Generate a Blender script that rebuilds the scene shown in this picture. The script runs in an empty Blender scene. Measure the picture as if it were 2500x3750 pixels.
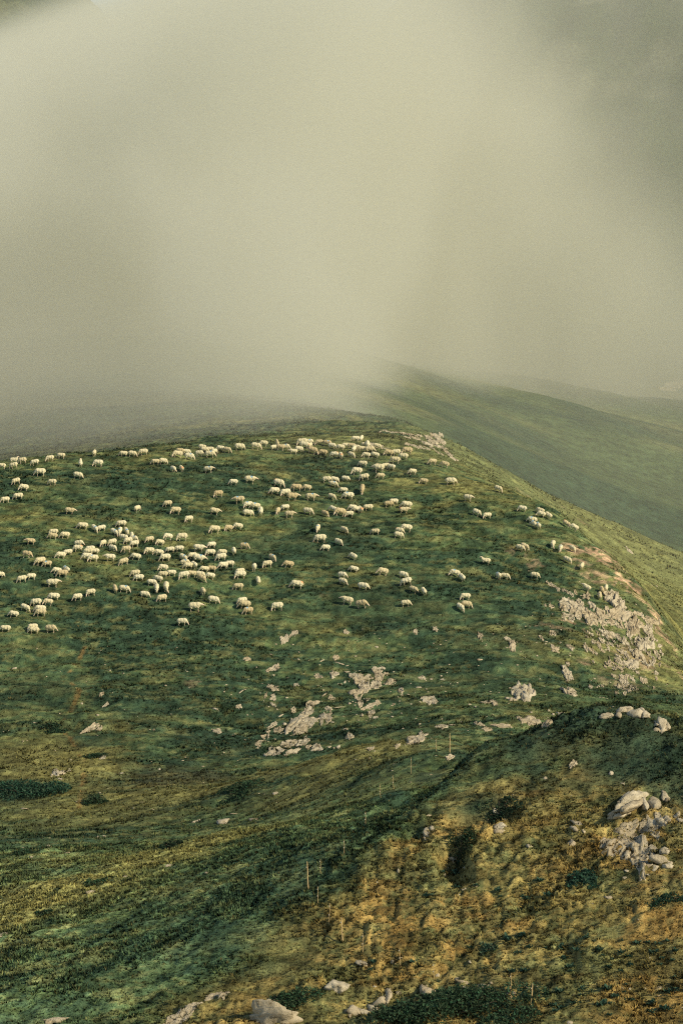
import bpy, bmesh, math, random
import numpy as np
from mathutils import Vector, Matrix, noise as mnoise

R = math.radians
rng = np.random.default_rng(7)
random.seed(7)
sc = bpy.context.scene
COL = sc.collection

# ------------------------------------------------------------------ camera
F = 85 / 24 * 2500.0                 # focal length in photo pixels (photo 2500 x 3750)
CAM = np.array([0.0, 0.0, 40.0])
V_EYE = 1300.0                       # photo row that lies at eye level
PITCH = math.atan((1875 - V_EYE) / F)
cam_d = bpy.data.cameras.new('camera')
cam = bpy.data.objects.new('camera', cam_d)
COL.objects.link(cam)
cam_d.sensor_fit = 'HORIZONTAL'
cam_d.sensor_width = 24
cam_d.lens = 85
cam_d.clip_start = 1
cam_d.clip_end = 6000
cam.location = CAM
cam.rotation_euler = (math.pi / 2 - PITCH, 0, 0)
sc.camera = cam

# ------------------------------------------------------------------ sky, sun, exposure
SUN_FROM = Vector((0.72, -0.44, 0.56)).normalized()     # towards the sun
sun_el = math.asin(SUN_FROM.z)
sun_az = math.atan2(SUN_FROM.x, SUN_FROM.y)
world = bpy.data.worlds.new('World')
sc.world = world
world.use_nodes = True
wn = world.node_tree
wn.nodes.clear()
sky = wn.nodes.new('ShaderNodeTexSky')
sky.sky_type = 'NISHITA'
sky.sun_disc = False
sky.sun_elevation = sun_el
sky.sun_rotation = sun_az
sky.altitude = 1800
sky.air_density = 1.0
sky.dust_density = 1.6
sky.ozone_density = 0.4
bg = wn.nodes.new('ShaderNodeBackground')
bg.inputs['Strength'].default_value = 0.10
wo = wn.nodes.new('ShaderNodeOutputWorld')
wn.links.new(sky.outputs[0], bg.inputs[0])
wn.links.new(bg.outputs[0], wo.inputs[0])

sun_d = bpy.data.lights.new('sun', 'SUN')
sun_d.energy = 3.3
sun_d.angle = R(0.6)
sun_d.color = (1.0, 0.88, 0.66)
sun = bpy.data.objects.new('sun', sun_d)
COL.objects.link(sun)
sun.rotation_euler = (-SUN_FROM).to_track_quat('-Z', 'Y').to_euler()
sun.location = (200, -50, 200)

sc.view_settings.view_transform = 'Standard'
sc.view_settings.look = 'None'
sc.view_settings.exposure = 0.55
sc.view_settings.gamma = 1.0
sc.cycles.volume_bounces = 4
sc.cycles.max_bounces = 10
sc.cycles.volume_step_rate = 0.8
sc.cycles.volume_max_steps = 256
sc.cycles.use_denoising = False
sc.cycles.filter_width = 1.1

# ------------------------------------------------------------------ helpers
CP, SP = math.cos(PITCH), math.sin(PITCH)
def rays(u, v):
    u = np.asarray(u, float); v = np.asarray(v, float)
    a = (u - 1250) / F; b = (1875 - v) / F
    return np.stack([a, CP + b * SP, b * CP - SP], -1)
def at(u, v, D):
    r = rays(u, v)
    return CAM + r * (np.asarray(D, float) / r[..., 1])[..., None]
def project(p):
    q = p - CAM
    fwd = q[..., 1] * CP - q[..., 2] * SP
    up = q[..., 1] * SP + q[..., 2] * CP
    return 1250 + F * q[..., 0] / fwd, 1875 - F * up / fwd

def _h(ix, iy, s):
    h = (ix.astype(np.int64) * 374761393 + iy.astype(np.int64) * 668265263 + s * 974634777) & 0xffffffff
    h = ((h ^ (h >> 13)) * 1274126177) & 0xffffffff
    return ((h ^ (h >> 16)) & 0xffff) / 65535.0
def vnoise(x, y, s=0):
    ix = np.floor(x); iy = np.floor(y)
    fx = x - ix; fy = y - iy
    fx = fx * fx * fx * (fx * (fx * 6 - 15) + 10); fy = fy * fy * fy * (fy * (fy * 6 - 15) + 10)
    a = _h(ix, iy, s); b = _h(ix + 1, iy, s); c = _h(ix, iy + 1, s); d = _h(ix + 1, iy + 1, s)
    return (a + (b - a) * fx + (c - a) * fy + (a - b - c + d) * fx * fy) * 2 - 1
def fbm(x, y, sx, sy=None, o=3, s=0, gain=.5):
    sy = sy or sx
    t = 0; a = 1.0; n = 0
    for k in range(o):
        ca, sa = math.cos(.5 + k), math.sin(.5 + k)
        X, Y = x / sx * 2**k, y / sy * 2**k
        if sx == sy: X, Y = X * ca - Y * sa, X * sa + Y * ca
        t = t + a * vnoise(X + 17.3 * k, Y - 9.1 * k, s + k); n += a; a *= gain
    return t / n
def sstep(a, b, x):
    t = np.clip((x - a) / (b - a), 0, 1)
    return t * t * (3 - 2 * t)

def mat(name):
    m = bpy.data.materials.new(name); m.use_nodes = True
    nt = m.node_tree; nt.nodes.clear()
    out = nt.nodes.new('ShaderNodeOutputMaterial')
    return m, nt, out
def N(nt, typ, **kw):
    n = nt.nodes.new(typ)
    for k, v in kw.items():
        if k in n.inputs: n.inputs[k].default_value = v
        else: setattr(n, k, v)
    return n
def L(nt, a, b): nt.links.new(a, b)

def tag(o, label=None, cat=None, group=None, kind=None):
    if label: o['label'] = label
    if cat: o['category'] = cat
    if group: o['group'] = group
    if kind: o['kind'] = kind
    return o
def link(name, me, parent=None):
    o = bpy.data.objects.new(name, me); COL.objects.link(o)
    if parent: o.parent = parent
    return o

# ------------------------------------------------------------------ terrain control points (u, v, depth)
CPTS = """
0,1705,269 300,1662,274 600,1630,282 900,1605,290 1200,1597,295 1450,1605,294 1650,1685,287 1850,1790,278 2050,1885,266 2200,2015,256 2320,2125,249 2420,2265,243 2470,2420,233
0,1765,262 300,1740,264 600,1730,267 900,1725,270 1200,1725,273 1500,1740,272
0,1722,282 300,1678,288 600,1640,296 900,1604,304 1200,1582,310 1500,1592,308
0,1715,302 300,1668,306 600,1622,312 900,1575,320 1200,1545,326 1500,1560,322
0,1630,338 300,1595,340 700,1540,348 1150,1505,360 1450,1535,360
0,1450,400 500,1410,410 1000,1400,430 1400,1440,440
0,1250,480 500,1230,520 1000,1210,560
0,1900,251 600,1900,253 1250,1900,256 1800,1900,259
0,2100,237 600,2100,239 1250,2100,241 1900,2100,243 2200,2120,245
0,2300,226 600,2300,227 1250,2300,229 1900,2300,229 2300,2350,232
0,2500,214 600,2500,214 1250,2500,216 1900,2500,214 2300,2530,216
0,2700,199 600,2700,199 1100,2700,201 1500,2640,200 2000,2640,198 2400,2600,206
0,2900,182 500,2900,180 1000,2850,181 1300,2760,179 1500,2705,172
0,3100,143 400,3100,138 800,3100,129 1100,3100,120.5 1250,3020,126 1200,2950,144 900,3000,154 1648,2757,152 1400,2920,139
0,3300,121.5 400,3300,117.5 800,3300,113.5 1100,3300,111 1300,3300,110 1600,3250,110.3
0,3500,111.5 400,3500,109 800,3500,107 1200,3500,106 1500,3500,105.3
0,3740,104 400,3740,102.8 700,3740,102 1200,3740,101 1700,3740,100 2200,3740,98.5 2500,3740,98
2000,3500,103.8 2500,3500,102 2000,3250,109.3 2500,3250,107
1300,3120,114.5 1420,3000,117.5 1500,2950,119 1800,3000,115.6 2150,3000,114.4 2500,3000,113
1640,2850,121 1900,2800,120.2 2200,2800,119.3 2500,2800,118.3
1730,2750,123.2 1900,2692,124 2100,2622,125 2250,2594,125.2 2400,2615,124 2500,2655,122.5
1500,3020,124.5 1640,2920,128 1760,2820,131 1900,2760,133 2100,2710,134 2250,2690,134.5 2500,2760,133
1740,2830,141 1900,2820,142
1900,2880,156 2250,2930,155 2500,2970,150 2250,2860,175 2500,2900,180 1900,2780,176 2450,2720,200
2550,2450,245 2350,2230,268 2500,2250,276 2400,2090,308 2500,2035,330 2150,1975,296 2250,1930,325 2000,1815,345 1800,1755,340
2500,2110,372 2200,1990,380 2000,1870,395
2500,2000,430 2500,1800,500 2200,1750,480 1900,1650,460 1700,1600,420
2500,1600,600 2200,1500,620 1900,1430,600 1700,1370,640 1500,1350,600 2500,1450,740
0,4300,90 1250,4200,84 2500,4200,78
-1200,3500,125 -1200,2900,185 -1200,2300,228 -1200,1900,260 -1200,2000,320 -1200,1700,480
3700,3400,95 3700,3000,120 3700,2900,160 3700,2500,240 3700,2200,320 3700,1900,460 3700,1500,720
1250,1150,850 -500,1150,850 3000,1300,850
"""
cp = np.array([[float(t) for t in w.split(',')] for w in CPTS.split()])
P3 = at(cp[:, 0], cp[:, 1], cp[:, 2])
S = 100.0
def _k(r2): return np.where(r2 > 1e-12, .5 * r2 * np.log(np.maximum(r2, 1e-12)), 0)
XY = P3[:, :2] / S
n_ = len(XY)
K = _k(((XY[:, None] - XY[None]) ** 2).sum(-1)) + np.eye(n_) * 2e-5
Pm = np.concatenate([np.ones((n_, 1)), XY], 1)
A = np.block([[K, Pm], [Pm.T, np.zeros((3, 3))]])
W = np.linalg.solve(A, np.concatenate([P3[:, 2], np.zeros(3)]))
def base_h(x, y):
    sh = x.shape
    q = np.stack([x.ravel(), y.ravel()], -1) / S
    out = np.empty(len(q))
    for i in range(0, len(q), 40000):
        b = q[i:i + 40000]
        out[i:i + 40000] = _k(((b[:, None] - XY[None]) ** 2).sum(-1)) @ W[:n_] + W[n_] + b @ W[n_ + 1:]
    return out.reshape(sh)

# fan grid: columns are azimuths, rows are depths
az = np.concatenate([np.linspace(-2600, -260, 40)[:-1], np.arange(-260, 2761, 8.0), np.linspace(2760, 5100, 40)[1:]])
tan_az = (az - 1250) / F
Dn = [66.0]
while Dn[-1] < 900:
    d = Dn[-1]
    Dn.append(d + (0.4 if d < 88 else 0.11 if d < 134 else 0.30 if d < 300 else min(8, .3 + (d - 300) * .03)))
Dn = np.array(Dn)
NC, NR = len(az), len(Dn)
# coarse RBF on a sub-grid, then bilinear to full grid
ci = np.linspace(0, NC - 1, 150); ri = np.linspace(0, NR - 1, 320)
taz_c = np.interp(ci, np.arange(NC), tan_az); D_c = np.interp(ri, np.arange(NR), Dn)
Zc = base_h(D_c[:, None] * taz_c[None], np.repeat(D_c[:, None], len(taz_c), 1))
def up_axis(Z, src, n):
    p = np.interp(np.arange(n), src, np.arange(len(src)))
    i = np.clip(np.floor(p).astype(int), 1, len(src) - 3); t = (p - i)
    def g(k): return Z[i + k]
    t = t.reshape(-1, *([1] * (Z.ndim - 1)))
    a, b, c, d = g(-1), g(0), g(1), g(2)
    return b + .5 * t * (c - a + t * (2 * a - 5 * b + 4 * c - d + t * (3 * (b - c) + d - a)))
Z = up_axis(Zc, ri, NR)
Z = up_axis(Z.T.copy(), ci, NC).T.copy()
X = Dn[:, None] * tan_az[None]
Y = np.repeat(Dn[:, None], NC, 1)
KU, KV = project(np.stack([X, Y, Z], -1))
# knoll mask (near hummocky ground, right of the gully)
gully_x = np.interp(Dn, [66, 95, 103, 106.6, 115, 118, 120, 123, 125, 128, 150], [-12, -11, -9, -4.8, .65, 2, 4.5, 6.5, 9, 12, 40])
knoll = sstep(-2.0, 2.5, X - gully_x[:, None]) * (1 - sstep(148, 165, Y))
main = sstep(170, 205, Y)
Z += fbm(X, Y, 14, 14, 3, 3) * .38 * (1 - .4 * knoll)
Z += fbm(X, Y, 8.0, 2.2, 4, 11) * .50 * main * (1 - .7 * sstep(320, 400, Y))                                  # sheep terraces along the contours
NEAR = 1 - sstep(310, 350, Y)
Z += fbm(X, Y, 3.0, 3.0, 3, 21) * NEAR * (.15 + .10 * knoll)
hum = fbm(X, Y, 1.25, .95, 2, 31)
Z += NEAR * np.maximum(hum, -.25) * (.06 + .19 * knoll * sstep(-.5, .35, fbm(X, Y, 7, 7, 2, 5)))
tus = fbm(X, Y, .55, .62, 2, 33)
tus2 = fbm(X + .6 * hum, Y, .95, .75, 2, 35)
patchy = sstep(-.45, .3, fbm(X, Y, 6, 6, 2, 5))
wx = .35 * fbm(X, Y, 1.1, 1.1, 2, 37); wy = .35 * fbm(X, Y, 1.1, 1.1, 2, 39)
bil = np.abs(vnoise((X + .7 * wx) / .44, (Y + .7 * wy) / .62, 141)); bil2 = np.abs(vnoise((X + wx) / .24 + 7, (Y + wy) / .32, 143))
TUSS = np.maximum(tus, -.35) * .085 + np.maximum(tus2, -.3) * .12 + knoll * (.25 + .75 * patchy) * (.24 * bil + .10 * bil2)
TUSS *= 1 - .6 * sstep(1, 8, X) * sstep(-103.5, -99, -Y)
Z += TUSS * NEAR
Z += fbm(X, Y, 70, 45, 3, 161) * 4.5 * sstep(360, 440, Y) * sstep(20, 60, X)
# diagonal folds on the slope left of the gully
Xr = X * .82 - Y * .57; Yr = X * .57 + Y * .82
leftslope = (1 - knoll) * (1 - sstep(165, 190, Y))
Z += fbm(Yr, Xr, 6.0, 1.5, 3, 41) * .14 * leftslope
P = np.stack([X, Y, Z], -1)
gx = np.gradient(P, axis=1); gy = np.gradient(P, axis=0)
NRM = np.cross(gx, gy); NRM /= np.linalg.norm(NRM, axis=-1, keepdims=True)

def cast(u, v):
    """first hit of the photo pixel's ray with the ground -> point, normal"""
    r = rays(u, v)
    c = np.interp(r[0] / r[1], tan_az, np.arange(NC))
    i = min(int(c), NC - 2); t = c - i
    col = Z[:, i] * (1 - t) + Z[:, i + 1] * t
    rz = CAM[2] + r[2] / r[1] * Dn
    hit = np.nonzero(rz <= col)[0]
    k = hit[0] if len(hit) else NR - 1
    if k > 0:
        a0 = rz[k - 1] - col[k - 1]; a1 = col[k] - rz[k]
        s = a0 / (a0 + a1 + 1e-9)
    else: s = 1
    d = Dn[k - 1] * (1 - s) + Dn[k] * s
    j = min(k, NR - 1)
    n = NRM[j, i] * (1 - t) + NRM[j, i + 1] * t
    return CAM + r * d / r[1], n / np.linalg.norm(n)
# eroded hollows in the near bank
_hp = [(cast(u, v)[0], a, b, d, r) for (u, v, a, b, d, r) in (
    (1655, 3120, .75, 1.3, 1.1, 0), (1690, 3200, .6, .8, .7, 0), (1795, 2990, 1.3, 1.0, .9, 0), (1700, 3000, 1.1, .8, .6, 0),
    (1455, 2930, .7, 4.0, .8, .5), (2310, 3025, 1.3, .9, .9, 0), (1590, 2810, .5, 1.0, .4, .4), (2180, 3000, .5, .5, .5, 0),
    (1500, 3050, .6, .7, .45, 0), (630, 3110, .5, .6, .3, 0), (1180, 2810, 1.4, 1.0, .4, 0), (830, 2930, 1.5, 1.2, .5, 0))]
for (p, a, b, d, r) in _hp:
    dx, dy = X - p[0], Y - p[1]
    dx, dy = dx * math.cos(r) - dy * math.sin(r), dx * math.sin(r) + dy * math.cos(r)
    Z -= d * np.exp(-((dx / a) ** 2 + (dy / b) ** 2) ** 1.5)
P = np.stack([X, Y, Z], -1)
gx = np.gradient(P, axis=1); gy = np.gradient(P, axis=0)
NRM = np.cross(gx, gy); NRM /= np.linalg.norm(NRM, axis=-1, keepdims=True)
def ground_z(x, y):
    c = np.interp(x / y, tan_az, np.arange(NC)); k = np.interp(y, Dn, np.arange(NR))
    i = np.clip(np.floor(c).astype(int), 0, NC - 2); j = np.clip(np.floor(k).astype(int), 0, NR - 2)
    s = c - i; t = k - j
    return (Z[j, i] * (1 - s) + Z[j, i + 1] * s) * (1 - t) + (Z[j + 1, i] * (1 - s) + Z[j + 1, i + 1] * s) * t
def ground_attr(Aa, x, y):
    c = np.interp(x / y, tan_az, np.arange(NC)); k = np.interp(y, Dn, np.arange(NR))
    i = np.clip(np.round(c).astype(int), 0, NC - 1); j = np.clip(np.round(k).astype(int), 0, NR - 1)
    return Aa[j, i]

# ------------------------------------------------------------------ plant and soil colours of the ground (albedo), with some shade painted in
DARK = np.array([.022, .043, .024]); GREEN = np.array([.066, .095, .036]); YEL = np.array([.190, .165, .050])
GOLD = np.array([.250, .155, .040]); SOIL = np.array([.33, .22, .125]); BRN = np.array([.12, .085, .04])
def mix(a, b, t): return a * (1 - t[..., None]) + b * t[..., None]
m1 = fbm(X, Y, 9, 3.6, 6, 53, .68); m1 = m1 * (1 - leftslope) + leftslope * fbm(Yr, Xr, 11, 1.7, 5, 55, .62); m2 = fbm(X, Y, 1.9, .9, 4, 57, .75)
n1 = fbm(X, Y, 22, 12, 4, 51); n2 = fbm(X, Y, 5, 2.4, 3, 61); n3 = fbm(X, Y, 1.3, .8, 2, 71); n4 = fbm(X, Y, .5, .4, 2, 81)
C = np.ones(X.shape + (3,)) * GREEN
C = mix(C, DARK, sstep(-.2, .6, .8 * n1 + .5 * n2 + .45 * n3) * .55)
C = mix(C, DARK, (MAT := sstep(.05, .11, m1 + .2 * n1) * (.45 + .55 * main)) * .62)                     # low dark scrub in sharp-edged mats
C = mix(C, DARK * .9, sstep(.10, .18, m2 + .3 * m1) * .6)
C = mix(C, np.array([.125, .125, .045]), sstep(.10, .22, -m2 - .2 * m1) * .6)
C = mix(C, YEL, sstep(.05, .75, -n1 * .7 + .5 * fbm(X, Y, 8, 3, 3, 91) + .45 * n3) * .55 * (1 - .5 * leftslope))
VEG_AND_SHADE = [  # photo u, v, radius across (m), radius up-slope (m), colour, strength
    (2300, 1960, 14, 42, YEL, .4), (2450, 2250, 11, 34, YEL, .38), (2470, 2430, 7, 18, YEL, .28), (2150, 2560, 9, 9, GREEN, .4),
    (1300, 1600, 14, 12, YEL, .25), (200, 1650, 12, 12, YEL, .25),
    (150, 2780, 7, 9, YEL, .6), (450, 2950, 8, 12, YEL, .4), (700, 2900, 9, 8, YEL, .4), (1150, 2790, 10, 6, YEL, .6), (300, 2850, 5, 9, YEL, .4),
    (150, 2950, 5, 8, YEL, .35), (650, 2850, 5, 6, BRN, .3),
    (40, 3320, 3, 6, YEL, .6), (300, 3250, 3.5, 5, YEL, .6), (600, 3140, 4, 7, YEL, .6), (850, 3060, 3.5, 6, YEL, .5), (1100, 2900, 4, 8, YEL, .5), (1350, 2780, 4, 7, YEL, .4),
    (80, 2905, 2.6, 4.5, DARK, .95), (330, 2700, 3, 3, DARK, .6), (780, 2700, 6, 4, DARK, .75), (880, 2740, 4, 3, DARK, .6), (550, 2610, 5, 4, DARK, .6), (150, 2520, 6, 5, DARK, .5),
    (1450, 2200, 12, 10, DARK, .5), (1250, 1960, 9, 8, DARK, .5), (850, 1750, 9, 8, DARK, .5), (1100, 2010, 9, 5, DARK, .45), (420, 1790, 8, 6, DARK, .4),
    (1850, 2330, 8, 8, DARK, .4), (1700, 2480, 9, 5, DARK, .35), (1400, 2680, 4, 2, DARK, .6), (1200, 2690, 3, 2, DARK, .5),
    (900, 3330, 5, 6, DARK, .45), (600, 3500, 6, 4, DARK, .3), (1150, 3130, 3, 5, DARK, .35),
    (2350, 2760, 3.2, 4, DARK, .85), (2000, 2670, 3.5, 3.5, DARK, .8), (2200, 2640, 2.5, 2.5, DARK, .6), (1850, 2720, 3, 3, DARK, .5), (2480, 2850, 2, 4, DARK, .8),
    (1450, 2930, 1.6, 5, DARK, .7), (1350, 3000, 1.4, 4, DARK, .6), (1650, 3130, .7, 1.2, DARK, .9), (1900, 3020, 2.5, 1.2, BRN, .5),  # DARK entries here paint the shade of the gully edge and hollow
    (1500, 3620, 3, 2.5, DARK, .4),
]
for (u, v, ru, rv, c, s) in VEG_AND_SHADE:
    p, _ = cast(u, v)
    d = np.sqrt(((X - p[0]) / ru) ** 2 + ((Y - p[1]) / rv) ** 2)
    w = 1 - sstep(.35, 1.15, d + .35 * n2 + .25 * n3)
    C = mix(C, c, w * s)
# knoll: golden, brown and olive grass in tussocks
kc = mix(np.ones(X.shape + (3,)) * np.array([.150, .106, .034]), np.array([.210, .130, .036]), sstep(-.3, .55, fbm(X, Y, 3.2, 2.6, 3, 101) + .6 * hum) * .75)
kc = mix(kc, np.array([.082, .092, .032]), sstep(-.05, .55, fbm(X, Y, 5, 4, 3, 111) + .3 * n3) * .5)
kc = mix(kc, np.array([.045, .055, .022]), np.maximum(sstep(.20, .03, bil), .7 * sstep(.14, .02, bil2)) * patchy * .75)  # creases between tussocks darkened in the colour, deepening their shade
kc = mix(kc, np.array([.040, .058, .024]), sstep(.04, .12, m2 + .35 * fbm(X, Y, 4, 3, 3, 151)) * .5)
kw = sstep(.5, 5.5, X - gully_x[:, None] + 2.2 * fbm(X, Y, 5, 5, 2, 121)) * (1 - sstep(128, 138, Y))
kgreen = sstep(115.5, 120.5, Y + 2.5 * n2) * sstep(3, 8, X + 2 * n2)
C = mix(C, kc * 1.62, kw * .9 * (1 - .78 * kgreen))
C = mix(C, DARK, kgreen * kw * sstep(-.2, .1, m1 + .4 * m2) * .72)
C *= (1 + .85 * leftslope * (1 - kw) * (1 - sstep(130, 150, Y)))[..., None]  # left slope lightened in the colour to offset its shading
# bare soil: the footpath on the left and the slips on the right flank
SOILS = [(2240, 2065, 3.2, 5, .95), (2180, 2100, 2.2, 3, .6), (2100, 2020, 1.6, 3, .7), (2120, 2065, 1.6, 2.4, .7), (2220, 2020, 1.2, 4, .6), (2270, 2105, 1.8, 2.4, .8), (2330, 2180, 1.7, 2.4, .7),
         (2130, 1910, .7, 2.2, .85), (2010, 1850, 1.2, 1.6, .75), (1930, 1815, 1.0, 1.6, .7), (1990, 1830, 1.2, 1.6, .5), (1900, 1795, .7, 1.4, .5), (2070, 1865, .9, 1.5, .55),
         (1880, 2010, 1.2, 2, .5), (1940, 2050, 1.2, 2, .5), (2080, 2275, 2.0, 1.2, .9), (2160, 2300, 1.3, 1.6, .9), (2400, 2260, 1.1, 4, .8), (2420, 2330, .9, 4, .7),
         (2330, 2400, 3.4, 4, .42), (2250, 2480, 3, 3, .35), (2220, 2330, .8, 1, .8), (2140, 2420, 1, 2, .55), (2490, 2470, .8, 3, .8), (2360, 2440, 1.5, 2, .5), (2050, 2300, 3, 1, .4), (2460, 2380, .8, 3, .6),
         (1940, 1720, 1.8, 5, .45), (1895, 1660, 1.4, 4, .3), (620, 2550, 2.6, .0, 0), (1190, 2185, .9, 1.2, .35), (705, 2500, .9, 1.2, .3)]
BARE = np.zeros_like(X)
for (u, v, ru, rv, s) in SOILS:
    if s == 0: continue
    p, _ = cast(u, v)
    d = np.sqrt(((X - p[0]) / ru) ** 2 + ((Y - p[1]) / rv) ** 2)
    w = 1 - sstep(.45, .8, d + .55 * n2 + .75 * n3 + .45 * n4)
    w = w * sstep(-.28, .02, m2 + .5 * n3 + .35 * n4)
    C = mix(C, SOIL * (1 + .4 * n4[..., None] + .25 * n3[..., None]), w * s); BARE = np.maximum(BARE, w * s)
def seg_mask(pts, wid):
    q = np.array([cast(u, v)[0][:2] for u, v in pts])
    m = np.full(X.shape, 1e9)
    for a, b in zip(q[:-1], q[1:]):
        ab = b - a; t = np.clip(((X - a[0]) * ab[0] + (Y - a[1]) * ab[1]) / (ab @ ab), 0, 1)
        m = np.minimum(m, np.hypot(X - a[0] - t * ab[0], Y - a[1] - t * ab[1]))
    return 1 - sstep(.3, 1.1, m / wid + .5 * n3 + .3 * n4)
C = mix(C, np.array([.22, .13, .04]), seg_mask([(320, 2350), (260, 2450), (250, 2480), (290, 2530), (260, 2600), (225, 2650), (265, 2720), (310, 2790), (300, 2900), (290, 2960)], .30) * sstep(-.3, .3, n2 + n3) * .6)
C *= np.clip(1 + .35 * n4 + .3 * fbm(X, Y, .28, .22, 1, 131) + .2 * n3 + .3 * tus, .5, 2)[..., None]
B1 = sstep(276, 298, Y) * (1 - sstep(352, 378, Y)) * sstep(5, 15, X)
C = mix(C, np.array([.150, .158, .056]) * (1 + .25 * n3[..., None]), B1 * .6)
far = mix(np.ones(X.shape + (3,)) * np.array([.050, .072, .028]), np.array([.030, .050, .024]), sstep(-.1, .35, fbm(X, Y, 34, 22, 4, 171)))
far = mix(far, np.array([.120, .118, .045]), sstep(.05, .5, fbm(X, Y, 40, 16, 4, 173)) * .6)
far *= (1 + .3 * fbm(X, Y, 14, 11, 3, 175, .7))[..., None]
C = mix(C, far, sstep(345, 372, Y))
for (u, v, ru, rv, s_) in ((1450, 2930, 1.3, 3, .8), (1560, 2850, 1.3, 2.5, .75), (1350, 3010, 1.1, 2.5, .7), (1690, 2770, 1.6, 2, .7), (1770, 3000, 1.6, 1.4, .6), (2350, 2760, 3.6, 3.2, .8), (2000, 2690, 3.6, 2.6, .75), (2480, 2850, 2, 3.2, .75), (2200, 2640, 3, 2, .6)):  # dark green knoll top, plus shade painted along its left edge
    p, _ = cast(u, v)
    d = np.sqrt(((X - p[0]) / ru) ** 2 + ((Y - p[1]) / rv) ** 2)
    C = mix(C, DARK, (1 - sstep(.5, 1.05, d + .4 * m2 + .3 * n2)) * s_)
C = np.clip(C * 1.25, .004, .8)

# ------------------------------------------------------------------ ground mesh
def grid_mesh(name, P, C):
    nr, nc = P.shape[:2]
    me = bpy.data.meshes.new(name)
    idx = np.arange(nr * nc).reshape(nr, nc)
    q = np.stack([idx[:-1, :-1], idx[:-1, 1:], idx[1:, 1:], idx[1:, :-1]], -1).reshape(-1, 4)
    me.vertices.add(nr * nc); me.vertices.foreach_set('co', P.reshape(-1).astype(np.float32))
    me.loops.add(q.size); me.loops.foreach_set('vertex_index', q.reshape(-1).astype(np.int32))
    me.polygons.add(len(q)); me.polygons.foreach_set('loop_start', np.arange(0, q.size, 4, dtype=np.int32))
    me.polygons.foreach_set('use_smooth', np.ones(len(q), bool))
    if C is not None:
        ca = me.color_attributes.new('plant', 'FLOAT_COLOR', 'POINT')
        ca.data.foreach_set('color', np.concatenate([C.reshape(-1, 3), np.ones((nr * nc, 1))], 1).astype(np.float32).reshape(-1))
    me.update(calc_edges=True); me.validate()
    return me
m_ground, nt, out = mat('turf')
at_n = N(nt, 'ShaderNodeAttribute', attribute_name='plant')
nz = N(nt, 'ShaderNodeTexNoise', Scale=9.0, Detail=6.0, Roughness=.7)
tc = N(nt, 'ShaderNodeTexCoord'); L(nt, tc.outputs['Object'], nz.inputs['Vector'])
mr = N(nt, 'ShaderNodeMapRange'); mr.inputs['From Min'].default_value = .3; mr.inputs['From Max'].default_value = .7
mr.inputs['To Min'].default_value = .45; mr.inputs['To Max'].default_value = 1.6
L(nt, nz.outputs[0], mr.inputs[0])
vm = N(nt, 'ShaderNodeVectorMath', operation='SCALE'); L(nt, at_n.outputs['Color'], vm.inputs[0]); L(nt, mr.outputs[0], vm.inputs['Scale'])
nz2 = N(nt, 'ShaderNodeTexNoise', Scale=.45, Detail=7.0, Roughness=.72); L(nt, tc.outputs['Object'], nz2.inputs['Vector'])
mr2 = N(nt, 'ShaderNodeMapRange'); L(nt, nz2.outputs[0], mr2.inputs[0])
for k, v in zip(('From Min', 'From Max', 'To Min', 'To Max'), (.35, .65, .55, 1.5)): mr2.inputs[k].default_value = v
pr = N(nt, 'ShaderNodeMath', operation='MULTIPLY'); L(nt, mr.outputs[0], pr.inputs[0]); L(nt, mr2.outputs[0], pr.inputs[1]); L(nt, pr.outputs[0], vm.inputs['Scale'])
bs = N(nt, 'ShaderNodeBsdfPrincipled', Roughness=.95); bs.inputs['Specular IOR Level'].default_value = .1
bp = N(nt, 'ShaderNodeBump', Strength=.8, Distance=.12); L(nt, nz.outputs[0], bp.inputs['Height'])
L(nt, vm.outputs[0], bs.inputs['Base Color']); L(nt, bp.outputs[0], bs.inputs['Normal']); L(nt, bs.outputs[0], out.inputs[0])
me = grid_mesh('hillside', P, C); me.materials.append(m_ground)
hill = link('hillside', me); tag(hill, kind='structure')
hill['label'] = 'green alpine pasture hillside rising into the fog'

# far mountain that shows through the gap in the cloud, top left
mu = np.linspace(-900, 700, 90); mD = np.linspace(880, 1300, 90)
MX = mD[:, None] * ((mu - 1250) / F)[None]; MY = np.repeat(mD[:, None], 90, 1)
ridge = np.interp(mu, [-900, -300, 0, 180, 300, 380, 480, 700], [244, 232, 222, 208, 200, 192, 176, 130])
t = (mD - 880) / 420
MZ = 30 + (ridge[None] - 30) * np.minimum(1, (t[:, None] / .55)) ** .8 - np.maximum(0, t[:, None] - .55) * 120
MZ += fbm(MX, MY, 40, 40, 5, 7) * 9 + fbm(MX, MY, 12, 12, 4, 9) * 3
MC = mix(np.ones(MX.shape + (3,)) * np.array([.025, .045, .018]), np.array([.07, .08, .035]), sstep(.1, .5, fbm(MX, MY, 15, 15, 4, 13)))
me = grid_mesh('mountain', np.stack([MX, MY, MZ], -1), MC); me.materials.append(m_ground)
mountain = link('mountain', me); tag(mountain, kind='structure')
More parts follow.
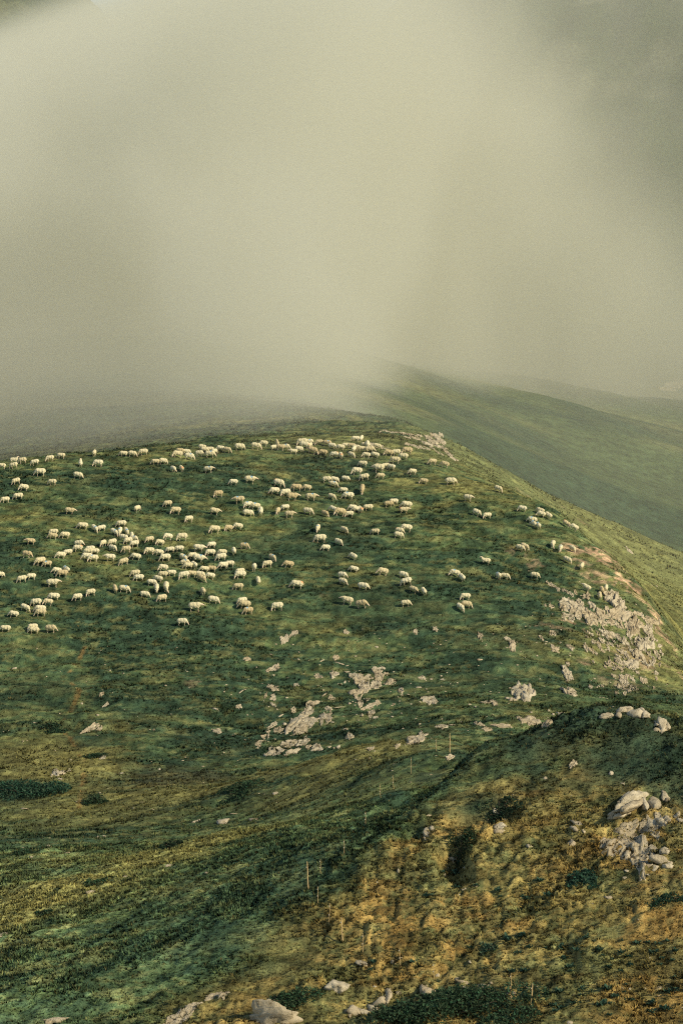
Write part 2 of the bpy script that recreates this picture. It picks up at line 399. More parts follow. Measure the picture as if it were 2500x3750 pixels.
# and the one that shows dark green through the thin eastern rim of the cloud
mu = np.linspace(700, 4200, 130); mD = np.linspace(960, 1700, 90)
MX = mD[:, None] * ((mu - 1250) / F)[None]; MY = np.repeat(mD[:, None], 130, 1)
ridge = np.interp(mu, [700, 1100, 1400, 1800, 2300, 3000, 4200], [60, 150, 235, 300, 330, 350, 300])
t = (mD - 960) / 740
MZ = 20 + (ridge[None] - 20) * np.minimum(1, (t[:, None] / .6)) ** .85 - np.maximum(0, t[:, None] - .6) * 150
MZ += fbm(MX, MY, 60, 60, 5, 17) * 14 + fbm(MX, MY, 14, 14, 4, 19) * 3
MC = mix(np.ones(MX.shape + (3,)) * np.array([.035, .055, .022]), np.array([.10, .11, .06]), sstep(.0, .5, fbm(MX, MY, 25, 25, 4, 23)))
me = grid_mesh('mountain', np.stack([MX, MY, MZ], -1), MC); me.materials.append(m_ground)
tag(link('mountain', me), kind='structure')

# ------------------------------------------------------------------ cloud lying on the hill (volume)
def box_mesh(name, lo, hi):
    bm = bmesh.new(); bmesh.ops.create_cube(bm, size=1)
    for v in bm.verts:
        v.co = Vector([lo[i] + (v.co[i] + .5) * (hi[i] - lo[i]) for i in range(3)])
    me = bpy.data.meshes.new(name); bm.to_mesh(me); bm.free(); return me
m_fog, nt, out = mat('cloud_vapour')
geo = N(nt, 'ShaderNodeNewGeometry')
sep = N(nt, 'ShaderNodeSeparateXYZ'); L(nt, geo.outputs['Position'], sep.inputs[0])
def M(op, a, b=None, c=None):
    n = N(nt, 'ShaderNodeMath', operation=op)
    for i, v in enumerate((a, b, c)):
        if v is None: continue
        if isinstance(v, (int, float)): n.inputs[i].default_value = v
        else: L(nt, v, n.inputs[i])
    return n.outputs[0]
def SS(x, a, b, lo=0.0, hi=1.0):
    n = N(nt, 'ShaderNodeMapRange', interpolation_type='SMOOTHSTEP')
    for k, v in zip(('From Min', 'From Max', 'To Min', 'To Max'), (a, b, lo, hi)): n.inputs[k].default_value = v
    L(nt, x, n.inputs['Value']); return n.outputs[0]
x_, y_, z_ = sep.outputs
azm = M('DIVIDE', x_, y_)                                     # bearing across the valley
fn = N(nt, 'ShaderNodeTexNoise', Scale=.006, Detail=2.0, Roughness=.5); L(nt, geo.outputs['Position'], fn.inputs['Vector'])
wob = SS(fn.outputs[0], .3, .7, -1, 1)
elev = M('DIVIDE', M('SUBTRACT', z_, 40.0), y_)
fn2 = N(nt, 'ShaderNodeTexNoise', Scale=.016, Detail=3.0, Roughness=.55, Distortion=.6); L(nt, geo.outputs['Position'], fn2.inputs['Vector'])
puff = SS(fn2.outputs[0], .32, .68, .45, 1.5)
side = M('ADD', azm, M('MULTIPLY', wob, .035))
start = SS(side, -.05, .13, 276, 640)
dep = M('ADD', M('SUBTRACT', y_, start), M('MULTIPLY', M('MULTIPLY', M('SUBTRACT', puff, 1.0), 75.0), SS(elev, -.01, .04)))
body = SS(dep, 0, 75)
core = SS(side, -.05, .14, .0155, .0110)                       # the bank thins towards the east
thin = SS(M('ADD', side, M('MULTIPLY', elev, 1.1)), .125, .215, 1.0, .30)   # and towards its upper eastern rim
gap = SS(M('ADD', M('SUBTRACT', elev, M('MULTIPLY', azm, .33)), M('MULTIPLY', wob, .008)), .154, .186, 1.0, .03)   # a gap in the western top
dens = M('MULTIPLY', M('MULTIPLY', M('ADD', M('MULTIPLY', body, core), .0009), M('MULTIPLY', gap, puff)), thin)
pv = N(nt, 'ShaderNodeVolumePrincipled', Anisotropy=-.15)
pv.inputs['Color'].default_value = (.775, .767, .625, 1)
L(nt, dens, pv.inputs['Density'])
L(nt, pv.outputs[0], out.inputs['Volume'])
me = box_mesh('cloud_bank', (-400, 262, -20), (400, 820, 190)); me.materials.append(m_fog)
cloud = link('cloud_bank', me)
tag(cloud, 'pale mist lying over the top of the hill', 'cloud', kind='stuff')
cloud.visible_shadow = True

# ------------------------------------------------------------------ grass: short tufts over the ground, too many to count
def tris_mesh(name, V, T, Cv=None):
    me = bpy.data.meshes.new(name)
    me.vertices.add(len(V)); me.vertices.foreach_set('co', V.reshape(-1).astype(np.float32))
    me.loops.add(T.size); me.loops.foreach_set('vertex_index', T.reshape(-1).astype(np.int32))
    me.polygons.add(len(T)); me.polygons.foreach_set('loop_start', np.arange(0, T.size, 3, dtype=np.int32))
    if Cv is not None:
        ca = me.color_attributes.new('plant', 'FLOAT_COLOR', 'POINT')
        ca.data.foreach_set('color', np.concatenate([Cv, np.ones((len(V), 1))], 1).astype(np.float32).reshape(-1))
    me.update(calc_edges=True)
    return me
m_grass, nt, out = mat('grass_blades')
an = N(nt, 'ShaderNodeAttribute', attribute_name='plant')
df = N(nt, 'ShaderNodeBsdfDiffuse'); tr = N(nt, 'ShaderNodeBsdfTranslucent'); mx = N(nt, 'ShaderNodeMixShader', Fac=.12)
na = N(nt, 'ShaderNodeAttribute', attribute_name='lie'); L(nt, na.outputs['Vector'], df.inputs['Normal'])
L(nt, an.outputs['Color'], df.inputs[0]); L(nt, an.outputs['Color'], tr.inputs[0])
L(nt, df.outputs[0], mx.inputs[1]); L(nt, tr.outputs[0], mx.inputs[2]); L(nt, mx.outputs[0], out.inputs[0])

def tufts(name, D0, D1, per_m2, hmin, hmax, blades, label):
    half = .158
    area = half * (D1 ** 2 - D0 ** 2)
    n = int(area * per_m2)
    y = np.sqrt(rng.uniform(D0 ** 2, D1 ** 2, n)); x = y * rng.uniform(-half, half, n)
    keep = rng.random(n) > ground_attr(BARE, x, y) * 1.25
    # only ground that turns towards the valley, not the hidden back of the hills
    z = ground_z(x, y)
    nn = ground_attr(NRM, x, y)
    vw = CAM - np.stack([x, y, z], -1); vw /= np.linalg.norm(vw, axis=-1, keepdims=True)
    keep &= (nn * vw).sum(-1) > -.08
    x, y, z, nn = x[keep], y[keep], z[keep], nn[keep]; n = len(x)
    kn = ground_attr(knoll, x, y)
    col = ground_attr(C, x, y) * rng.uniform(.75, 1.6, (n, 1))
    dry = (rng.random(n) < .10) * rng.uniform(.2, .8, n)
    col = col * (1 - dry[:, None]) + np.array([.19, .145, .05]) * dry[:, None]
    h = rng.uniform(hmin, hmax, n) * (1 + .5 * fbm(x, y, 2.5, 2, 2, 7)) * (1 + .5 * ground_attr(MAT, x, y) * (1 - kn))
    base = np.stack([x, y, z - .02], -1)
    V = np.empty((n, blades, 3, 3)); 
    for b in range(blades):
        a = rng.uniform(0, 2 * np.pi, n); w = h * rng.uniform(.10, .22, n); lean = h * rng.uniform(.15, .8, n)
        ca, sa = np.cos(a), np.sin(a)
        off = np.stack([ca * h * .25, sa * h * .25, 0 * h], -1)
        per = np.stack([-sa * w, ca * w, 0 * h], -1)
        V[:, b, 0] = base + off - per; V[:, b, 1] = base + off + per
        V[:, b, 2] = base + off + np.stack([ca * lean, sa * lean - .0 * h, h * rng.uniform(.7, 1.0, n)], -1)
    T = np.arange(n * blades * 3).reshape(-1, 3)
    me = tris_mesh(name, V.reshape(-1, 3), T, np.repeat(col, blades * 3, 0))
    lie = nn + rng.normal(size=(n, 3)) * .28; lie /= np.linalg.norm(lie, axis=1, keepdims=True)
    la = me.attributes.new('lie', 'FLOAT_VECTOR', 'POINT'); la.data.foreach_set('vector', np.repeat(lie, blades * 3, 0).astype(np.float32).reshape(-1))
    me.materials.append(m_grass)
    o = link(name, me); tag(o, label, 'grass', kind='stuff')
    return o
tufts('grass', 86, 140, 62, .07, .18, 5, 'short mixed green and golden grass on the near knoll and gully')
tufts('grass', 140, 215, 14, .08, .18, 4, 'short grass on the foot of the sheep hill')
tufts('grass', 215, 300, 10, .08, .19, 4, 'cropped green grass on the sheep hill')
tufts('grass', 300, 400, 2.5, .12, .24, 4, 'pale grass on the slope behind the sheep hill')

# ------------------------------------------------------------------ sheep
def temp_mesh(bm, mods):
    me = bpy.data.meshes.new('tmp'); bm.to_mesh(me); bm.free()
    o = bpy.data.objects.new('tmp', me); COL.objects.link(o)
    for typ, kw in mods:
        m = o.modifiers.new(typ, typ)
        for k, v in kw.items(): setattr(m, k, v)
    dg = bpy.context.evaluated_depsgraph_get(); dg.update()
    res = bpy.data.meshes.new_from_object(o.evaluated_get(dg))
    bpy.data.objects.remove(o); bpy.data.meshes.remove(me)
    return res
def ball(bm, c, r, rot=None):
    m = Matrix.Translation(c) @ (rot or Matrix.Identity(4)) @ Matrix.Diagonal((r[0], r[1], r[2], 1))
    bmesh.ops.create_icosphere(bm, subdivisions=2, radius=1, matrix=m)
def limb(bm, pts):
    """tapered chain of (x, y, z, radius)"""
    for a, b in zip(pts[:-1], pts[1:]):
        k = max(2, int((Vector(b[:3]) - Vector(a[:3])).length / (.5 * min(a[3], b[3]) + .01)))
        for i in range(k + 1):
            t = i / k
            p = [a[j] + (b[j] - a[j]) * t for j in range(4)]
            bmesh.ops.create_icosphere(bm, subdivisions=1, radius=p[3] * 1.06, matrix=Matrix.Translation(p[:3]))
POSES = {  # neck root, neck end, head start, nose
    'graze': [(.36, 0, .58), (.60, 0, .34), (.63, 0, .27), (.74, 0, .07)],
    'graze_side': [(.36, 0, .58), (.56, .10, .33), (.58, .14, .26), (.66, .25, .06)],
    'level': [(.36, 0, .60), (.60, 0, .60), (.64, 0, .60), (.84, 0, .50)],
    'up': [(.36, 0, .62), (.52, 0, .86), (.54, .0, .90), (.74, .03, .83)],
}
m_wool, nt, out = mat('wool')
oi = N(nt, 'ShaderNodeObjectInfo')
rp = N(nt, 'ShaderNodeValToRGB'); rp.color_ramp.elements[0].color = (.56, .48, .27, 1); rp.color_ramp.elements[1].color = (.70, .63, .40, 1)
e = rp.color_ramp.elements.new(.12); e.color = (.48, .38, .20, 1); e = rp.color_ramp.elements.new(.3); e.color = (.63, .55, .32, 1)
L(nt, oi.outputs['Random'], rp.inputs[0])
tc = N(nt, 'ShaderNodeTexCoord'); nz = N(nt, 'ShaderNodeTexNoise', Scale=14.0, Detail=5.0, Roughness=.7); L(nt, tc.outputs['Object'], nz.inputs['Vector'])
mr = N(nt, 'ShaderNodeMapRange'); L(nt, nz.outputs[0], mr.inputs[0])
for k, v in zip(('From Min', 'From Max', 'To Min', 'To Max'), (.3, .7, .72, 1.2)): mr.inputs[k].default_value = v
vm = N(nt, 'ShaderNodeVectorMath', operation='SCALE'); L(nt, rp.outputs[0], vm.inputs[0]); L(nt, mr.outputs[0], vm.inputs['Scale'])
bs = N(nt, 'ShaderNodeBsdfPrincipled', Roughness=1.0); bs.inputs['Specular IOR Level'].default_value = .05
bp = N(nt, 'ShaderNodeBump', Strength=.9, Distance=.04); L(nt, nz.outputs[0], bp.inputs['Height'])
L(nt, vm.outputs[0], bs.inputs['Base Color']); L(nt, bp.outputs[0], bs.inputs['Normal']); L(nt, bs.outputs[0], out.inputs[0])
def plain(name, c, rough=.9, scale=20, amt=.3):
    m, nt, out = mat(name)
    tc = N(nt, 'ShaderNodeTexCoord'); nz = N(nt, 'ShaderNodeTexNoise', Scale=scale, Detail=4.0); L(nt, tc.outputs['Object'], nz.inputs['Vector'])
    mr = N(nt, 'ShaderNodeMapRange'); L(nt, nz.outputs[0], mr.inputs[0])
    for k, v in zip(('From Min', 'From Max', 'To Min', 'To Max'), (.3, .7, 1 - amt, 1 + amt)): mr.inputs[k].default_value = v
    vm = N(nt, 'ShaderNodeVectorMath', operation='SCALE'); vm.inputs[0].default_value = c; L(nt, mr.outputs[0], vm.inputs['Scale'])
    bs = N(nt, 'ShaderNodeBsdfPrincipled', Roughness=rough); L(nt, vm.outputs[0], bs.inputs['Base Color']); L(nt, bs.outputs[0], out.inputs[0])
    return m
m_skin = plain('sheep_face_and_legs', (.58, .46, .30))
m_blue = plain('blue_marking_paint', (.22, .36, .42))
m_orange = plain('orange_marking_paint', (.62, .32, .14))
SHEEP = {}
for pname, (n0, n1_, h0, h1) in POSES.items():
    bm = bmesh.new()
    ball(bm, (-.24, 0, .52), (.20, .14, .17)); ball(bm, (.05, 0, .51), (.32, .15, .17)); ball(bm, (.28, 0, .53), (.17, .13, .19))
    limb(bm, [(*n0, .12), (*n1_, .085)])
    limb(bm, [(*n1_, .085), (*h0, .085), tuple(h0[i] + (h1[i] - h0[i]) * .55 for i in range(3)) + (.066,), (*h1, .042)])
    d = (Vector(h1) - Vector(h0)).normalized(); sd = d.cross(Vector((0, 0, 1)) if abs(d.z) < .9 else Vector((1, 0, 0))).normalized()
    for s in (-1, 1):
        e0 = Vector(h0) + sd * s * .06
        limb(bm, [(*e0, .03), (*(e0 + sd * s * .09 - d * .02 - Vector((0, 0, .025))), .018)])
        limb(bm, [(.30, .10 * s, .45, .065), (.31, .10 * s, .25, .036), (.30, .10 * s, .06, .028), (.32, .10 * s, -.06, .034)])
        limb(bm, [(-.28, .11 * s, .46, .09), (-.25, .11 * s, .33, .058), (-.34, .11 * s, .21, .036), (-.32, .11 * s, .05, .029), (-.30, .11 * s, -.06, .034)])
    body = temp_mesh(bm, [('REMESH', dict(mode='VOXEL', voxel_size=.024)), ('SMOOTH', dict(factor=.5, iterations=2))])
    body.name = 'sheep_body_' + pname; body.materials.append(m_skin)
    for p in body.polygons: p.use_smooth = True
    bm = bmesh.new()
    ball(bm, (-.27, 0, .53), (.28, .245, .255)); ball(bm, (.02, 0, .515), (.36, .265, .26)); ball(bm, (.28, 0, .54), (.24, .23, .265))
    ball(bm, (-.05, 0, .64), (.38, .18, .16))
    q = [n0[i] + (n1_[i] - n0[i]) * .75 for i in range(3)]
    limb(bm, [(*n0, .20), (*q, .14)])
    for s in (-1, 1):
        ball(bm, (-.28, .10 * s, .37), (.14, .12, .16)); ball(bm, (.28, .10 * s, .38), (.12, .11, .14))
    limb(bm, [(-.49, 0, .58, .05), (-.54, 0, .46, .04), (-.53, 0, .36, .03)])
    fl = temp_mesh(bm, [('REMESH', dict(mode='VOXEL', voxel_size=.030)), ('SMOOTH', dict(factor=.5, iterations=3))])
    fl.name = 'fleece_' + pname
    for v in fl.vertices:
        k = mnoise.noise(v.co * 9) * .022 + mnoise.noise(v.co * 21) * .013
        v.co += v.normal * k
    fl.update(); fl.materials.append(m_wool)
    for p in fl.polygons: p.use_smooth = True
    marks = {}
    for key, cx, rr, mm in (('blue', .16, .13, m_blue), ('orange', -.40, .13, m_orange)):
        bm = bmesh.new(); bm.from_mesh(fl); bm.normal_update()
        dead = [f for f in bm.faces if not (f.normal.z > .05 and math.hypot(f.calc_center_median().x - cx + .03 * math.sin(f.calc_center_median().y * 40), f.calc_center_median().y * .75) < rr and f.calc_center_median().z > .55)]
        bmesh.ops.delete(bm, geom=dead, context='FACES')
        for v in bm.verts: v.co += Vector((0, 0, .006)) + (v.co - Vector((v.co.x, 0, .5))).normalized() * .006
        mk = bpy.data.meshes.new('paint_' + key + pname); bm.to_mesh(mk); bm.free(); mk.materials.append(mm)
        for p in mk.polygons: p.use_smooth = True
        marks[key] = mk
    SHEEP[pname] = (body, fl, marks)

# tile origin, then sheep as tile x, tile y, width, heading (degrees: 0 right, 180 left, 270 towards us), extras (b blue, o orange, u head up, v level)
TILES = {
 (0, 1560): "160,390,95,0u 170,448,100,180 265,392,80,180 410,410,110,180 20,455,60,180 465,535,140,180 195,628,105,205 270,707,125,190 605,640,110,170 890,563,130,-10 920,425,65,100u 1130,428,130,175 705,335,80,180 580,364,60,180 1085,305,55,80 1420,312,100,180 1515,312,80,0 215,805,135,195 65,843,115,195 795,975,130,0v",
 (450, 1560): "240,295,120,185 375,405,95,190 455,400,85,10 575,488,75,300 672,482,75,110o 985,498,135,-15vb 1270,640,100,180 1455,620,155,-5bv 1100,778,130,195 1340,850,145,190vb 165,945,90,60 520,888,110,195 605,972,145,195 1045,978,130,-5v 760,1065,120,205 1440,905,130,195b 1515,925,135,190b 1430,1003,140,-5 625,325,140,195 655,283,85,180 725,293,90,0 755,350,125,-5b 880,310,110,-15 905,240,110,-10 935,268,90,-10 1000,322,130,-5b 1050,285,70,60 1000,262,70,180 1120,250,75,170 1195,268,100,-20 1335,240,130,-5",
 (900, 1560): "110,230,135,-5 205,195,100,180 325,240,90,20 368,200,50,90u 395,238,80,180 455,242,120,-10b 545,287,105,180v 605,260,100,0 655,188,150,180 725,178,110,-5b 668,214,130,-10 737,215,80,70o 755,280,140,-15 885,300,120,175 845,178,70,185 930,193,120,-10b 985,222,110,-15 1020,322,110,180o 1090,330,60,100o 1205,325,95,-40 1085,238,90,180 1150,218,100,180 1210,222,110,0 1262,238,90,-10 1240,262,70,80 1330,256,90,180 1365,212,110,-5 1400,222,70,90 1422,266,120,-5 1260,138,65,180 1328,132,50,80 1500,225,90,-10 1380,328,110,180 1478,325,115,170 1345,432,120,175 1275,522,135,180 1370,585,130,185 930,610,120,-5 1010,608,90,-10 1000,662,120,-20b 1140,598,110,-20 365,660,150,-15o 330,748,140,190 460,768,145,195 580,710,140,185 700,705,110,185 530,818,150,5v 745,818,145,-5vb 980,805,100,-40 1120,732,110,180 1335,722,80,265 1175,805,145,185b 455,930,115,195 365,975,75,260 500,1015,130,-10v 710,978,140,-15 165,980,75,95 995,948,95,150 905,1000,95,-50 1075,995,160,195 1190,1008,110,190 1225,938,110,190 1262,957,120,190 1312,952,70,110o 1410,935,130,190",
 (1350, 1560): "225,305,120,180 320,302,120,180 440,290,140,180 400,350,130,175 305,392,130,180 730,405,120,200 865,440,120,170 120,490,150,180v 110,462,110,180 195,452,110,190 262,465,100,150 135,567,95,190 500,520,90,200 630,628,110,175 940,640,150,-5 1475,715,90,-30 1135,825,130,-30v 1225,988,125,-35 1360,1025,110,200 228,892,120,0 288,866,120,190 430,908,140,180 400,965,130,5vo",
 (1800, 1560): "350,945,115,160 550,966,80,150 560,1008,120,165 636,1024,90,140",
 (0, 1900): "1400,55,135,190 950,82,140,190 1078,102,75,-50b 1170,102,105,205 620,150,125,190 605,195,115,185 745,188,135,190 350,258,125,185v 1300,145,95,-35b 1385,135,70,260b 1445,132,65,290b 1415,212,110,-25 1510,190,65,100 1480,250,65,200 1532,225,85,-30b 1550,285,120,205 1185,278,90,240 1300,265,125,205 1290,332,110,-30 910,280,110,-15 900,340,130,190o 785,382,110,200 695,420,140,205 1042,342,100,190 1020,378,130,190 1090,372,90,185 1000,440,140,190 1070,455,145,190b 1265,448,140,185v 1455,350,130,200 1430,490,140,215 305,408,140,-15 465,490,155,210 545,515,125,200b 650,595,130,195 755,585,80,130b 720,632,150,190 260,690,130,200 360,662,90,205 605,745,160,-5v 1050,845,135,205 895,900,135,200 1320,800,75,100v 1420,805,140,-10b 620,900,150,185 550,955,105,190 425,965,140,185 280,1018,140,-25 460,1042,150,190 470,1082,150,190 155,1095,105,180 65,1262,140,185 380,1245,130,195 392,1282,140,190 585,1270,155,-15 -10,640,90,0",
 (450, 1900): "145,435,130,175 315,235,125,205 515,205,120,205 420,268,110,200 685,215,145,190 1050,125,155,190 1210,105,120,210 1318,85,120,185 1020,298,115,205 865,340,145,0v 1390,308,125,-15b 1275,368,70,95 305,370,140,200 410,390,120,180 545,350,120,200 650,340,120,190 490,450,150,200 680,440,85,-40b 800,425,130,205 855,462,160,0vb 1005,388,140,190 1140,385,110,190 1135,442,150,195 715,500,110,-5b 750,540,130,190 815,530,90,130 930,575,120,190 1020,572,120,180 1150,540,140,200 1230,515,110,190 460,565,130,190 150,625,130,195 190,677,135,190 465,640,90,185 405,685,100,150 560,622,100,195 710,650,150,200 790,630,100,190 880,640,100,-10 892,680,130,-35 1000,655,110,185 325,728,110,-10 388,797,65,275 498,787,75,265 245,865,110,-10 455,915,145,200 915,830,80,110 1330,780,135,190 1350,600,120,200 1350,648,155,190 1505,560,60,95 1030,935,145,-10 1375,940,140,200 1395,995,160,190 1440,1060,145,200b 825,1025,170,0v 680,1190,140,-10",
 (900, 1900): "830,108,80,260b 1125,118,80,-50 1490,145,120,175 860,235,160,190 1058,260,90,-45 915,332,120,190 1225,428,100,140 298,440,85,-50b 255,520,135,190 485,525,145,190 1235,575,120,165 1105,645,130,-30 1110,717,130,-35 1345,780,160,-20 585,765,165,180o 1160,950,165,165v 1335,985,170,-20 370,1015,155,185 135,705,80,110",
 (1350, 1900): "430,110,145,180 350,135,100,-30o 335,187,130,-15 155,612,150,185 390,645,135,-30 445,720,150,190 510,805,100,-45 628,828,85,110 980,625,140,180b 1065,672,75,110 1340,485,130,180u 1110,895,135,185 1040,1007,80,-60 1112,990,140,-10 425,970,110,0",
 (1800, 1900): "460,12,130,170b 475,57,70,120b 530,75,80,110b 835,48,65,-30o 930,92,80,170 320,330,130,-30 365,313,80,-30 698,288,75,260 785,335,70,265b 915,335,70,-50o 855,465,110,-35 1035,540,75,70 75,655,80,110b 145,657,130,-15 490,648,125,-20 1075,785,130,150v 1255,815,55,100 1310,798,65,80 1230,880,55,95",
}
TS = 500 / 1568
flock = []
for (tx, ty), txt in TILES.items():
    for w in txt.split():
        a, b, c, d = w.split(',')
        flags = ''.join(ch for ch in d if ch.isalpha()); hd = float(d.rstrip('bouv'))
        flock.append(dict(u=tx + float(a) * TS, v=ty + float(b) * TS, w=float(c) * TS, hd=hd % 360, fl=flags))
for i, s in enumerate(flock):
    s['dir'] = ('right' if (s['hd'] < 50 or s['hd'] > 305) else 'left' if 130 < s['hd'] < 235 else 'away' if s['hd'] <= 130 else 'downhill')
    s['pose'] = 'up' if 'u' in s['fl'] else 'level' if 'v' in s['fl'] else random.choice(['graze', 'graze', 'graze_side'])
    s['mark'] = 'blue' if 'b' in s['fl'] else 'orange' if 'o' in s['fl'] else ''
# labels: look first, then which of the look-alikes in that stretch of the flock
def zone(s):
    u, v = s['u'], s['v']
    hz = 'far left' if u < 330 else 'left' if u < 700 else 'centre left' if u < 1080 else 'centre' if u < 1400 else 'centre right' if u < 1800 else 'far right'
    vz = 'along the misty crest' if v < 1690 + max(0, 250 - u) * .05 else 'on the upper slope' if v < 1870 else 'on the middle slope' if v < 2010 else 'on the lower slope' if v < 2130 else 'on the lowest rows'
    return hz, vz
from collections import defaultdict
same = defaultdict(list)
for s in flock:
    act = {'up': 'head raised', 'level': 'head level'}.get(s['pose'], 'grazing')
    s['act'] = act
    same[(s['mark'], act, s['dir'], zone(s))].append(s)
ORD = ['', 'second ', 'third ', 'fourth ', 'fifth ', 'sixth ', 'seventh ', 'eighth ', 'ninth ', 'tenth ', 'eleventh ', 'twelfth ']
def name_them(lst, look, place, half=''):
    if len(lst) > 5 and not half:
        lst.sort(key=lambda q: q['v']); k = len(lst) // 2
        name_them(lst[:k], look, place, 'upper '); name_them(lst[k:], look, place, 'lower ')
        return
    lst.sort(key=lambda q: q['u'])
    for k, q in enumerate(lst):
        which = (', ' + half + 'leftmost' if k == 0 else ', ' + half + ORD[k] + 'from left')
        q['label'] = look + ' ' + place + ('' if len(lst) == 1 and not half else which)
for (mk, act, dr, (hz, vz)), lst in same.items():
    name_them(lst, (mk + '-marked ' if mk else 'cream ') + 'sheep ' + act + ' facing ' + dr, vz + ', ' + hz)
for s in flock:
    p, n = cast(s['u'], s['v'] + 12)
    hd = math.radians(s['hd'] + random.uniform(-6, 6))
    wm = s['w'] / F * p[1]
    scl = wm / (1.22 * abs(math.cos(hd)) + .50 * abs(math.sin(hd)) + .02)
    scl = min(1.12, max(.84, scl))
    nrm = Vector(n)
    fwd = Vector((math.cos(hd), math.sin(hd), 0)); fwd = (fwd - nrm * fwd.dot(nrm)).normalized()
    upv = (nrm * .45 + Vector((0, 0, 1)) * .55); upv = (upv - fwd * upv.dot(fwd)).normalized()
    left = upv.cross(fwd)
    mw = Matrix((fwd, left, upv)).transposed().to_4x4()
    body, fl, marks = SHEEP[s['pose']]
    o = link('sheep', body); o.matrix_world = Matrix.Translation(p) @ mw @ Matrix.Diagonal((scl, scl * random.uniform(.95, 1.08) * random.choice((-1, 1)) if False else scl * random.uniform(.95, 1.08), scl * random.uniform(.96, 1.05), 1))
    tag(o, s['label'], 'sheep', 'flock of sheep grazing on the hill')
    link('fleece', fl, o)
    if s['mark']: link('paint_mark', marks[s['mark']], o)
print('SHEEP', len(flock))

# ------------------------------------------------------------------ rocks
m_rock, nt, out = mat('limestone')
tc = N(nt, 'ShaderNodeTexCoord'); geo = N(nt, 'ShaderNodeNewGeometry'); oi = N(nt, 'ShaderNodeObjectInfo')
nzA = N(nt, 'ShaderNodeTexNoise', Scale=1.6, Detail=7.0, Roughness=.65); L(nt, geo.outputs['Position'], nzA.inputs['Vector'])
nzB = N(nt, 'ShaderNodeTexNoise', Scale=9.0, Detail=6.0, Roughness=.75); L(nt, geo.outputs['Position'], nzB.inputs['Vector'])
rp = N(nt, 'ShaderNodeValToRGB'); el = rp.color_ramp.elements
el[0].position = .36; el[0].color = (.11, .09, .055, 1); el[1].position = .72; el[1].color = (.56, .50, .38, 1)
e = el.new(.46); e.color = (.40, .35, .25, 1)
ad = N(nt, 'ShaderNodeMath', operation='ADD'); L(nt, nzA.outputs[0], ad.inputs[0])
sb = N(nt, 'ShaderNodeMath', operation='MULTIPLY_ADD'); L(nt, nzB.outputs[0], sb.inputs[0]); sb.inputs[1].default_value = .55; sb.inputs[2].default_value = -.24
L(nt, sb.outputs[0], ad.inputs[1]); L(nt, ad.outputs[0], rp.inputs[0])
tint = N(nt, 'ShaderNodeValToRGB'); tint.color_ramp.elements[0].color = (.98, .90, .74, 1); tint.color_ramp.elements[1].color = (1.10, 1.08, .98, 1)
L(nt, oi.outputs['Random'], tint.inputs[0])
mm = N(nt, 'ShaderNodeVectorMath', operation='MULTIPLY'); L(nt, rp.outputs[0], mm.inputs[0]); L(nt, tint.outputs[0], mm.inputs[1])
bs = N(nt, 'ShaderNodeBsdfPrincipled', Roughness=.92); bs.inputs['Specular IOR Level'].default_value = .15
bp = N(nt, 'ShaderNodeBump', Strength=1.0, Distance=.10); L(nt, nzB.outputs[0], bp.inputs['Height'])
L(nt, mm.outputs[0], bs.inputs['Base Color']); L(nt, bp.outputs[0], bs.inputs['Normal']); L(nt, bs.outputs[0], out.inputs[0])

ICO = {}
for k in (1, 2, 3, 4):
    bm = bmesh.new(); bmesh.ops.create_icosphere(bm, subdivisions=k, radius=1)
    bm.verts.ensure_lookup_table()
    ICO[k] = (np.array([v.co[:] for v in bm.verts]), np.array([[v.index for v in f.verts] for f in bm.faces])); bm.free()
def rock_shape(sub, seed, rough=.12):
    V, T = ICO[sub]
    r = np.random.default_rng(seed)
    pn = r.normal(size=(9, 3)); pn /= np.linalg.norm(pn, axis=1, keepdims=True)
    pc = r.uniform(.45, .95, 9)
    dd = V @ pn.T
    rad = np.min(np.where(dd > .05, pc / np.maximum(dd, .05), 9), axis=1)
    rad = np.minimum(rad, 1.25)
    v = V * rad[:, None]
    off = np.array([r.uniform(0, 50) for _ in range(3)])
    nn = np.array([mnoise.fractal(Vector(p * 1.7 + off), .7, 2.2, 5) for p in v])
    st = np.array([mnoise.noise(Vector((p[0] * .8, p[1] * 6 + p[2] * 5, p[2] * 2)) + Vector(off)) for p in v])
    return v * (1 + rough * 1.5 * nn + rough * 1.3 * st)[:, None], T
def image_basis(p, n):
    vw = (CAM - p); vw /= np.linalg.norm(vw)
    t = np.array([0, 1.0, 0]) - n * n[1]; t /= np.linalg.norm(t)
    if t[2] < 0 and abs(t[2]) > .3: t = -t
    fs = max(.28, math.sqrt(max(0, 1 - (t @ vw) ** 2)))
    return vw, t, fs
rock_seed = [100]
